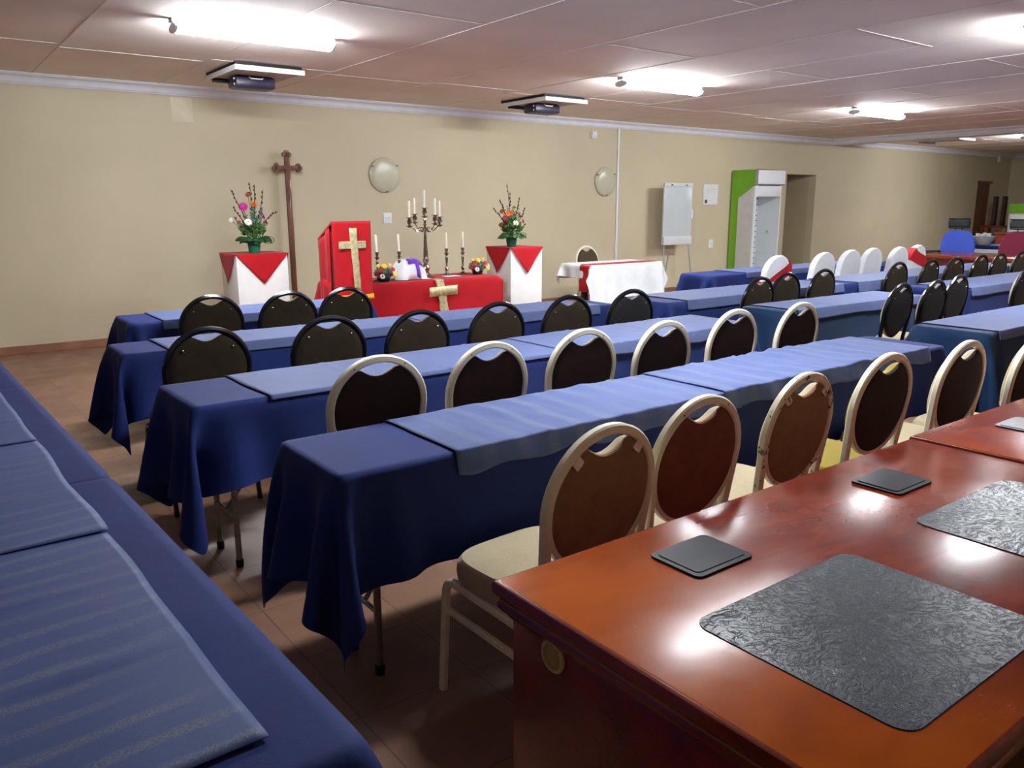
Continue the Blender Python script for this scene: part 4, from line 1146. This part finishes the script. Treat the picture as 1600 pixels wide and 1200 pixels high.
# left: px scale ~ 130 px/m; pot base at (396,392)
pot_arr(3.02, 8.56, 1.0175, 'tall flower arrangement with magenta blooms in a green pot on the left plinth', 5,
    [('magenta', (-.115, -.04, .555), .052, (-.3, -.8, .5), None), ('orange', (.02, -.03, .585), .042, (.1, -.5, .9), 'rust'), ('magenta', (.125, -.03, .445), .050, (.9, -.5, .5), None),
     ('magenta', (.098, -.03, .475), .036, (.7, -.6, .5), None), ('rust', (-.03, .0, .70), .036, (-.5, -.4, .5), None), ('whitepet', (-.085, -.10, .375), .042, (0, -1, .55), 'yellowpet'), ('rust', (.165, -.02, .365), .035, (.8, -.5, .4), None),
     ('whitepet', (-.27, -.02, .395), .028, (-.9, -.5, .1), None), ('pinkpet', (-.175, -.02, .37), .026, (-.6, -.5, .4), None)],
    [[(-.02, 0, .25), (-.12, 0, .50), (-.155, .01, .58), (-.205, 0, .68), (-.235, 0, .745)], [(.0, .02, .3), (.0, 0, .6), (.005, .01, .74), (-.005, 0, .84)], [(.01, 0, .3), (.045, 0, .62), (.05, 0, .72), (.055, 0, .81)],
     [(.03, 0, .28), (.10, 0, .50), (.135, 0, .63), (.155, 0, .75)], [(.05, 0, .25), (.18, 0, .40), (.24, 0, .46), (.325, 0, .49)], [(-.03, 0, .25), (-.14, 0, .42), (-.19, 0, .49), (-.215, 0, .56)], [(-.02, 0, .22), (-.17, 0, .34), (-.22, 0, .44)]])
pot_arr(6.00, 7.97, 1.009, 'flower arrangement with crimson and orange blooms in a green pot on the right plinth', 8,
    [('crimson', (-.135, -.04, .395), .040, (-.5, -.8, .3), None), ('orange', (-.085, -.03, .455), .036, (-.2, -1, .3), 'rust'), ('orange', (-.02, -.02, .475), .042, (.1, -.6, .9), 'redpet'), ('whitepet', (.0, -.11, .325), .042, (0, -1, .3), 'yellowpet'),
     ('rust', (-.165, 0, .495), .034, (-.7, -.4, .6), None), ('crimson', (.13, -.03, .43), .040, (.5, -.6, .5), None), ('redpet', (.19, -.03, .35), .032, (.9, -.5, .2), None), ('leaf2', (.05, 0, .545), .03, (0, -.2, 1), None), ('rust', (-.20, -.02, .305), .030, (-.8, -.5, .2), None), ('rust', (.09, 0, .475), .03, (.3, -.5, .8), None)],
    [[(-.02, 0, .25), (-.03, 0, .50), (-.05, 0, .72), (-.075, 0, .86)], [(-.01, 0, .25), (-.035, 0, .55), (-.02, 0, .64), (-.02, 0, .75)], [(-.05, 0, .25), (-.2, 0, .43), (-.25, 0, .47), (-.31, 0, .54)], [(-.03, 0, .3), (-.14, 0, .52), (-.17, 0, .59), (-.20, 0, .65)],
     [(.03, 0, .25), (.10, 0, .50), (.12, 0, .59), (.15, 0, .68)], [(.05, 0, .25), (.17, 0, .40), (.21, 0, .47), (.245, 0, .54)], [(.05, 0, .2), (.18, 0, .26), (.25, 0, .32)]])
def posy(x, y, label, seed, left):
    rnd = random.Random(seed); t = thing('flower_posy', label, 'flower arrangement', (x, y, AZ), 0, 'low flower posies on the altar')
    MB().lathe([(.001, 0), (.055, 0), (.065, .05), (.060, .055), (.001, .05)], (0,0,0), 20).build('bowl', M['dark'], t)
    m = MB()
    for i in range(170):
        a = rnd.uniform(0, 2*PI); e = rnd.uniform(.1, 1.4); d = Vector((math.cos(a)*math.cos(e), math.sin(a)*math.cos(e), math.sin(e)*.9)); b = Vector((0, 0, .055))+d*.075
        m.leafcard(b, b+d*rnd.uniform(.025, .05), .012, (rnd.uniform(-1, 1), -1, .4), .15, 3)
    m.sphere((0, 0, .085), .09, .085, .065, 12, 8); m.build('foliage', M['leaf3'], t)
    for i, (mat, c, r) in enumerate([('yellowpet', (-.02, -.05, .165), .034), ('redpet', (-.075, -.07, .125), .030), ('redpet', (.085, -.05, .13), .030), ('yellowpet', (.085, -.09, .075), .034), ('whitepet', (-.07, -.10, .065), .032), ('redpet', (-.115, -.05, .085), .028), ('yellowpet', (-.075, -.02, .17), .022), ('yellowpet', (.07, -.02, .175), .022), ('whitepet', (.13, -.05, .10), .024), ('crimson', (.02, -.10, .11), .024)]):
        flower(t, 'flower', M[mat], c, r, (c[0]*4, -1, .6), M['crimson'] if mat == 'whitepet' else None, n=10)
posy(4.03, 7.58, 'low posy of yellow, red and white flowers beside the lectern', 3, True)
posy(5.345, 7.76, 'low posy of yellow and red flowers at the right end of the altar', 4, False)

# ================================================================== WHITE DRAPED TABLE
t = thing('side_table', 'black column table under the white cloth near the wall', 'table', (7.70, 7.95, 0))
MB().box(-.64, .64, -.28, .28, .712, .736, .003).build('tabletop', M['chip_wood'], t)
for s in (-1, 1):
    MB().box(s*.50-.033, s*.50+.033, -.033, .033, .03, .712, .004).build('leg', M['dark'], t); MB().box(s*.50-.035, s*.50+.035, -.27, .27, 0, .03, .005).build('foot', M['dark'], t)
P = sim_cloth(7.05, 8.35, 7.65, 8.25, .745, .47, .2, .17, .2, .032, 95, 220, .008)
cloth_obj('tablecloth', P, M['white_cloth'], 'white damask tablecloth hanging long in front of the side table', 'tablecloth', crease=tuple(CR))
rows = []
for i in range(46):
    s_ = i/45*1.60; x, z = (7.05-.022-.006*math.sin(s_*20), .745-.34+s_) if s_ < .33 else (7.04+(s_-.34), .755)
    if .33 <= s_ < .345: x, z = 7.036, .752
    rows.append([(x, 7.675+.19*j/5, z+.001*math.sin(i+j)) for j in range(6)])
rn = patch(rows, 'table_runner', M['red'], None); tag(rn, 'red runner along the front of the white-draped table, hanging over its left end', 'table runner')

# ================================================================== THINGS ON THE WALL
def wall_lamp(x, z, label):
    t = thing('wall_lamp', label, 'wall lamp', (x, Y1, z), 0, 'round glass wall lamps'); rt = Matrix.Rotation(PI/2, 3, 'X')
    MB().lathe([(.001, 0), (.15, 0), (.15, .03), (.001, .03)], (0,0,0), 32, rt).build('mount', M['white'], t)
    MB().lathe([(.001, .048), (.08, .046), (.16, .040), (.20, .030), (.222, .014), (.225, .014), (.225, .019), (.203, .036), (.16, .046), (.08, .052), (.001, .054)], (0,0,0), 48, rt).build('glass_shade', M['glass_opal'], t)
    for a in (35, 150, 275):
        m = MB(); m.box(-.012, .012, -.06, -.012, -.008, .008, .003); o = m.build('clip', M['brass'], t); o.location = (.212*math.cos(R(a)), .0, .212*math.sin(R(a)))
wall_lamp(5.21, 1.898, 'round opal glass wall lamp above the lectern')
wall_lamp(9.17, 1.872, 'round opal glass wall lamp beside the vertical white conduit')
t = thing('wall_socket', 'white double switch plate on the wall below the first round lamp', 'wall socket', (5.232, Y1, 1.343))
MB().box(-.062, .062, -.01, 0, -.07, .07, .003).build('plate', M['white'], t)
for s in (-1, 1): MB().box(s*.022-.010, s*.022+.010, -.014, -.009, -.016, .016, .002).build('switch', M['white_metal'], t)
t = thing('wall_switch', 'small white switch plate low on the wall under the framed notice', 'wall switch', (11.845, Y1, .815))
MB().box(-.065, .065, -.01, 0, -.075, .075, .003).build('plate', M['white'], t); MB().box(-.02, .02, -.014, -.009, -.02, .02, .002).build('switch', M['white_metal'], t)
o = MB().box(9.425, 9.460, Y1-.022, Y1, .0, CEIL-.105, .003).build('cable_conduit', M['white'], None); tag(o, 'vertical white cable conduit running down the wall', 'conduit')
t = thing('motion_sensor', 'small white sensor box with a short cable just under the cornice', 'sensor', (8.89, Y1, 2.575))
MB().box(-.045, .045, -.055, 0, -.055, .05, .008).build('casing', M['white'], t); MB().tube([(-.02, -.02, .05), (-.022, -.01, .12)], .004, 6).build('cable', M['white'], t)
MB().sphere((0, -.055, -.015), .02, .012, .02, 10, 6).build('lens', M['white_metal'], t)
o = MB().box(22.0+1.2-.06, 22.0+1.2+.06, Y1-.05, Y1, 2.58, 2.72, .01).build('wall_box', M['white'], None); tag(o, 'small white box high on the far end of the wall', 'wall box')
o = MB().box(2.60, 2.83, Y1-.0015, Y1, 2.42, 2.68).build('paint_patch', plain('pale paint patch', (214, 204, 178), .55), None); tag(o, 'pale rectangular paint patch high on the wall under the cornice', 'paint patch')
# framed notice
t = thing('framed_notice', 'white framed notice on the wall between the flip chart and the cabinet', 'notice', (11.765, Y1, 1.685))
MB().box(-.20, .20, -.02, 0, -.18, .18, .003).build('frame', M['white'], t)
MB().box(-.175, .175, -.0225, -.0195, -.155, .155).build('sheet', M['white'], t)
MB().box(-.165, -.095, -.0235, -.0222, -.15, -.09).build('emblem', M['brass'], t)
m = MB()
for i in range(4): m.box(-.12, .13, -.0235, -.0222, .03+.028*i, .034+.028*i)
m.build('printed_line', M['grey'], t)
# flip chart
FX, FY = 10.59, 9.40
t = thing('flip_chart', 'white flip chart easel with grey board standing by the wall', 'flip chart', (FX, FY, 0))
MB().box(-.345, .345, -.012, .012, .862, 1.86, .006).build('board', M['board'], t)
m = MB(); m.box(-.352, .352, -.022, .014, 1.80, 1.866, .006); m.box(-.352, -.335, -.016, .014, .85, 1.81, .003); m.box(.335, .352, -.016, .014, .85, 1.81, .003); m.build('frame', M['white_metal'], t)
MB().box(-.35, .35, -.04, .014, .845, .985, .008).build('pen_tray', M['white_metal'], t)
MB().box(.33, .365, -.03, 0, 1.28, 1.42, .004).build('side_clip', M['white'], t)
m = MB()
for a in (-.20, .16): m.tube([(a, -.024, 1.835), (a+.04, -.03, 1.83)], .008, 6)
m.build('clamp_knob', M['dark'], t)
for x, bx, by in ((-.30, -.36, -.10), (.30, .36, -.10), (-.05, -.10, .20)):
    m = MB(); m.tube([(x, .02 if by > 0 else 0, 1.2 if by > 0 else .87), (bx, by, 0)], .010, 8); m.build('leg', M['alu'], t)

# display cabinet
t = thing('display_cabinet', 'tall white and lime green glass display cabinet beside the doorway', 'cabinet', (12.33, 9.15, 0))
m = MB(); m.box(0, .03, .0, .50, 0, 2.11); m.box(.74, .77, 0, .50, 0, 2.11); m.box(.03, .74, .47, .50, 0, 2.11); m.box(.03, .74, 0, .47, 2.08, 2.11); m.box(.03, .74, 0, .47, 1.66, 1.68); m.box(.03, .74, .0, .47, 0, .10); m.build('carcass', M['white'], t)
m = MB(); m.prism_axis([(.06, 0), (.06, .0), (.50, 0), (.50, 2.12), (-.03, 2.12), (-.03, 1.84), (.04, 1.82), (.32, 1.64), (.34, 1.60), (.34, 0)], -.012, -.001, 'x'); m.build('green_side', M['green'], t)
m = MB(); m.prism_axis([(.0, 0), (.335, 0), (.335, 1.62), (.04, 1.81), (.0, 1.81)], -.022, -.002, 'x'); m.build('side_panel', M['grey'], t)
m = MB(); m.box(-.022, .80, -.06, .0, 1.85, 2.125, .006); m.build('header', M['alu'], t)
m = MB(); m.box(-.005, .785, -.064, -.058, 1.87, 2.105); m.build('header_panel', M['white'], t)
m = MB(); m.box(0, .77, -.015, .0, 1.65, 1.84, .003); m.box(0, .035, -.015, 0, .1, 1.65); m.box(.735, .77, -.015, 0, .1, 1.65); m.box(.035, .735, -.015, 0, .0, .11); m.build('door_surround', M['white'], t)
gl = NT('cabinet glass'); gl.base((.75, .9, .9, 1)); gl.set(Roughness=.02, Alpha=.07)
for a, b in ((.037, .384), (.387, .733)):
    m = MB(); m.box(a, b, -.010, -.005, .112, 1.648); dr = m.build('glass_door', gl.m, t)
    m = MB(); m.tube([((b-.02) if a < .2 else (a+.02), -.025, 1.0), ((b-.02) if a < .2 else (a+.02), -.025, 1.05)], .008, 8); m.build('handle', M['alu'], dr)
m = MB()
for i in range(15): m.box(.031, .045, .01, .465, .12+.1*i, .205+.1*i); m.box(.05, .735, .452, .466, .12+.1*i, .205+.1*i)
m.build('slatwall', M['slat'], t)
m = MB(); m.box(.0302, .032, .01, .465, .11, 1.64); m.box(.05, .735, .4665, .4695, .11, 1.64); m.build('slat_backing', M['stem'], t)
m = MB(); m.box(.379, .391, .30, .45, .11, 1.64); m.build('divider', M['alu'], t)
for z in (.62, .98): m = MB(); m.box(.05, .70, .12, .44, z, z+.008); m.build('glass_shelf', gl.m, t)

# ================================================================== FAR RIGHT FURNITURE
# large mahogany table
t = thing('meeting_table', 'large dark mahogany meeting table in front of the office chairs', 'table', (12.3, 6.3, 0), 0)
m = MB(); m.box(0, 1.2, -3.2, .05, .715, .765, .008); m.build('tabletop', M['desk_edge'], t)
m = MB(); m.box(.10, 1.0, -3.1, -.05, .60, .715); m.build('apron', M['desk_body'], t)
for y in (-3.0, -.15): m = MB(); m.box(.2, .9, y-.05, y+.05, 0, .60, .004); m.build('pedestal', M['desk_body'], t)
o = MB().tube([(12.75, 6.22, .79), (12.85, 6.10, .80), (13.0, 6.12, .79)], .018, 8).build('cable_bundle', M['dark'], None); tag(o, 'black cable bundle lying on the far mahogany table', 'cable')
o.location.z = -.004
def office_chair(x, y, rz, fab, label):
    t = thing('office_chair', label, 'office chair', (x, y, 0), rz, 'swivel office chairs at the far table')
    for i in range(5):
        a = 2*PI*i/5; m = MB(); m.tube([(0, 0, .09), (.27*math.cos(a), .27*math.sin(a), .07)], .018, 8); lg = m.build('base_arm', M['dark'], t)
        m = MB(); m.lathe([(.001, -.012), (.03, -.012), (.03, .012), (.001, .012)], (.29*math.cos(a), .29*math.sin(a), .03), 12, Matrix.Rotation(PI/2, 3, 'X')); m.build('castor', M['rubber'], lg)
    MB().tube([(0, 0, .08), (0, 0, .42)], .028, 12).build('gas_column', M['dark'], t)
    MB().box(-.25, .25, -.23, .25, .42, .50, .03).build('seat', M[fab], t)
    P = []
    for i in range(13):
        u = -1+2*i/12; row = []
        for j in range(11):
            v = j/10; wd = .25*(1-.22*abs(2*v-.9)**3); z = .56+.52*v-.03*(abs(u)**4)*v; row.append((u*wd, -.26-.05*math.sin(PI*v)*-1+.05*u*u-.06*v, z))
        P.append(row)
    m = MB(); m.grid(P); o = m.build('backrest', M[fab], t); s = o.modifiers.new('s', 'SOLIDIFY'); s.thickness = .035; s.offset = 0
    MB().tube([(0, -.12, .46), (0, -.27, .50), (0, -.325, .75), (0, -.33, 1.05)], .022, 8).build('back_spine', M['dark'], t)
    for s_ in (-1, 1):
        MB().tube([(s_*.045, -.33, 1.05), (s_*.045, -.34, 1.22)], .008, 8).build('headrest_post', M['dark'], t)
        m = MB(); m.tube([(s_*.24, -.05, .48), (s_*.30, -.05, .56), (s_*.30, -.05, .70)], .016, 8); m.box(s_*.30-.04, s_*.30+.04, -.16, .10, .70, .73, .01); m.build('armrest', M['dark'], t)
    m = MB(); P = [[(-.145+.29*i/8, -.335+.03*(abs(i-4)/4)**2, 1.13+.13*j/4) for j in range(5)] for i in range(9)]; m.grid(P); o = m.build('headrest', M['mesh'], t); s = o.modifiers.new('s', 'SOLIDIFY'); s.thickness = .02
    m = MB(); loop = [(-.15, 1.12), (0, 1.115), (.15, 1.12), (.155, 1.2), (.16, 1.27), (0, 1.265), (-.155, 1.27), (-.152, 1.2)]
    m.tube([(x_, -.335+.03*(abs(x_)/.15)**2, z_) for x_, z_ in loop], .009, 6, closed=True, ref=(0, 1, 0)); m.build('headrest_frame', M['dark'], t)
office_chair(13.85, 6.24, R(117), 'blue_fab', 'cobalt blue office chair with a black mesh headrest behind the mahogany table')
office_chair(13.75, 5.36, R(100), 'maroon', 'maroon office chair with a black mesh headrest at the right picture edge')
# counter with white cloth and blue top
t = thing('serving_table', 'white-draped serving table with a blue topcloth behind the office chairs', 'table', (15.9, 6.6, 0))
m = MB(); m.box(0, .7, -1.6, .55, .40, .745); m.build('skirt_cloth', M['white_cloth'], t); 
for x in (.05, .65):
    for y in (-1.5, .45): MB().tube([(x, y, 0), (x, y, .42)], .02, 8).build('leg', M['steel'], t)
m = MB(); m.box(-.01, .71, -1.61, .56, .70, .765, .006); m.build('blue_topcloth', M['cloth'], t)
m = MB(); m.lathe([(.001, 0), (.09, 0), (.17, .10), (.19, .16), (.18, .16), (.08, .02), (.001, .02)], (0,0,0), 24); t = thing('punch_bowl', 'large pale bowl full of white cups on the far serving table', 'bowl', (16.2, 6.85, .766)); m.build('bowl', M['grey'], t)
for i in range(9):
    a = i*2.4; r_ = .05+.012*i
    c = MB().lathe([(.001, .0), (.025, 0), (.035, .07), (.031, .07), (.022, .006), (.001, .006)], (0,0,0), 12).build('cup', M['white'], None, loc=(16.2+r_*math.cos(a)*.9, 6.85+r_*math.sin(a)*.9, .766+.115+.004*i)); tag(c, 'small white cup in the pale bowl on the far serving table', 'cup', 'white cups in the bowl')
# speakers on a dark stand and a small fridge far right
t = thing('wooden_stand', 'small dark wooden stand under the two slim speakers in the far corner', 'stand', (22.1, 9.03, 0))
m = MB(); m.box(0, .5, -.25, .45, .92, .98, .006); m.build('top', M['desk_body'], t)
for x in (.04, .46):
    for y in (-.2, .4): MB().box(x-.03, x+.03, y-.03, y+.03, 0, .92).build('leg', M['desk_body'], t)
for y, w_ in ((9.27, 'left'), (9.06, 'right')):
    t = thing('speaker', 'slim dark column speaker on the wooden stand, '+w_+' of the pair', 'speaker', (22.35, y, .98), 0, 'slim speakers in the far corner')
    MB().box(-.06, .06, -.045, .045, 0, .72, .01).build('cabinet', M['dark'], t); MB().box(-.066, -.06, -.035, .035, .04, .68).build('grille', M['stem'], t)
t = thing('sideboard', 'low reddish wooden sideboard in front of the far corner', 'sideboard', (19.6, 7.2, 0))
MB().box(0, .6, -1.3, .85, .04, .86, .006).build('body', M['desk_body'], t); MB().box(-.02, .62, -1.33, .88, .86, .89, .004).build('top', M['desk_edge'], t)
for y in (-1.28, -.55, .15): MB().box(-.02, 0, y, y+.66, .08, .82, .004).build('door', M['desk_edge'], t)
t = thing('drinks_fridge', 'white upright fridge with a lime green header at the far right', 'fridge', (21.2, 8.47, 0))
MB().box(0, .6, -.85, 0, 0, 1.30, .01).build('body', M['grey'], t); MB().box(-.02, .6, -.86, .01, 1.30, 1.52, .006).build('header', M['green'], t)
MB().box(-.025, -.001, -.80, -.05, .1, 1.26, .006).build('door', M['white'], t)
for i in range(5):
    o = MB().lathe([(.001, 0), (.05, 0), (.085, .05), (.08, .05), (.045, .006), (.001, .006)], (0,0,0), 14).build('white_bowl', M['white'], None, loc=(16.25+.08*(i % 2), 6.25-.22*i, .766)); tag(o, 'small white bowl on the far serving table', 'bowl', 'white bowls on the serving table')
print('objects', len(bpy.data.objects))
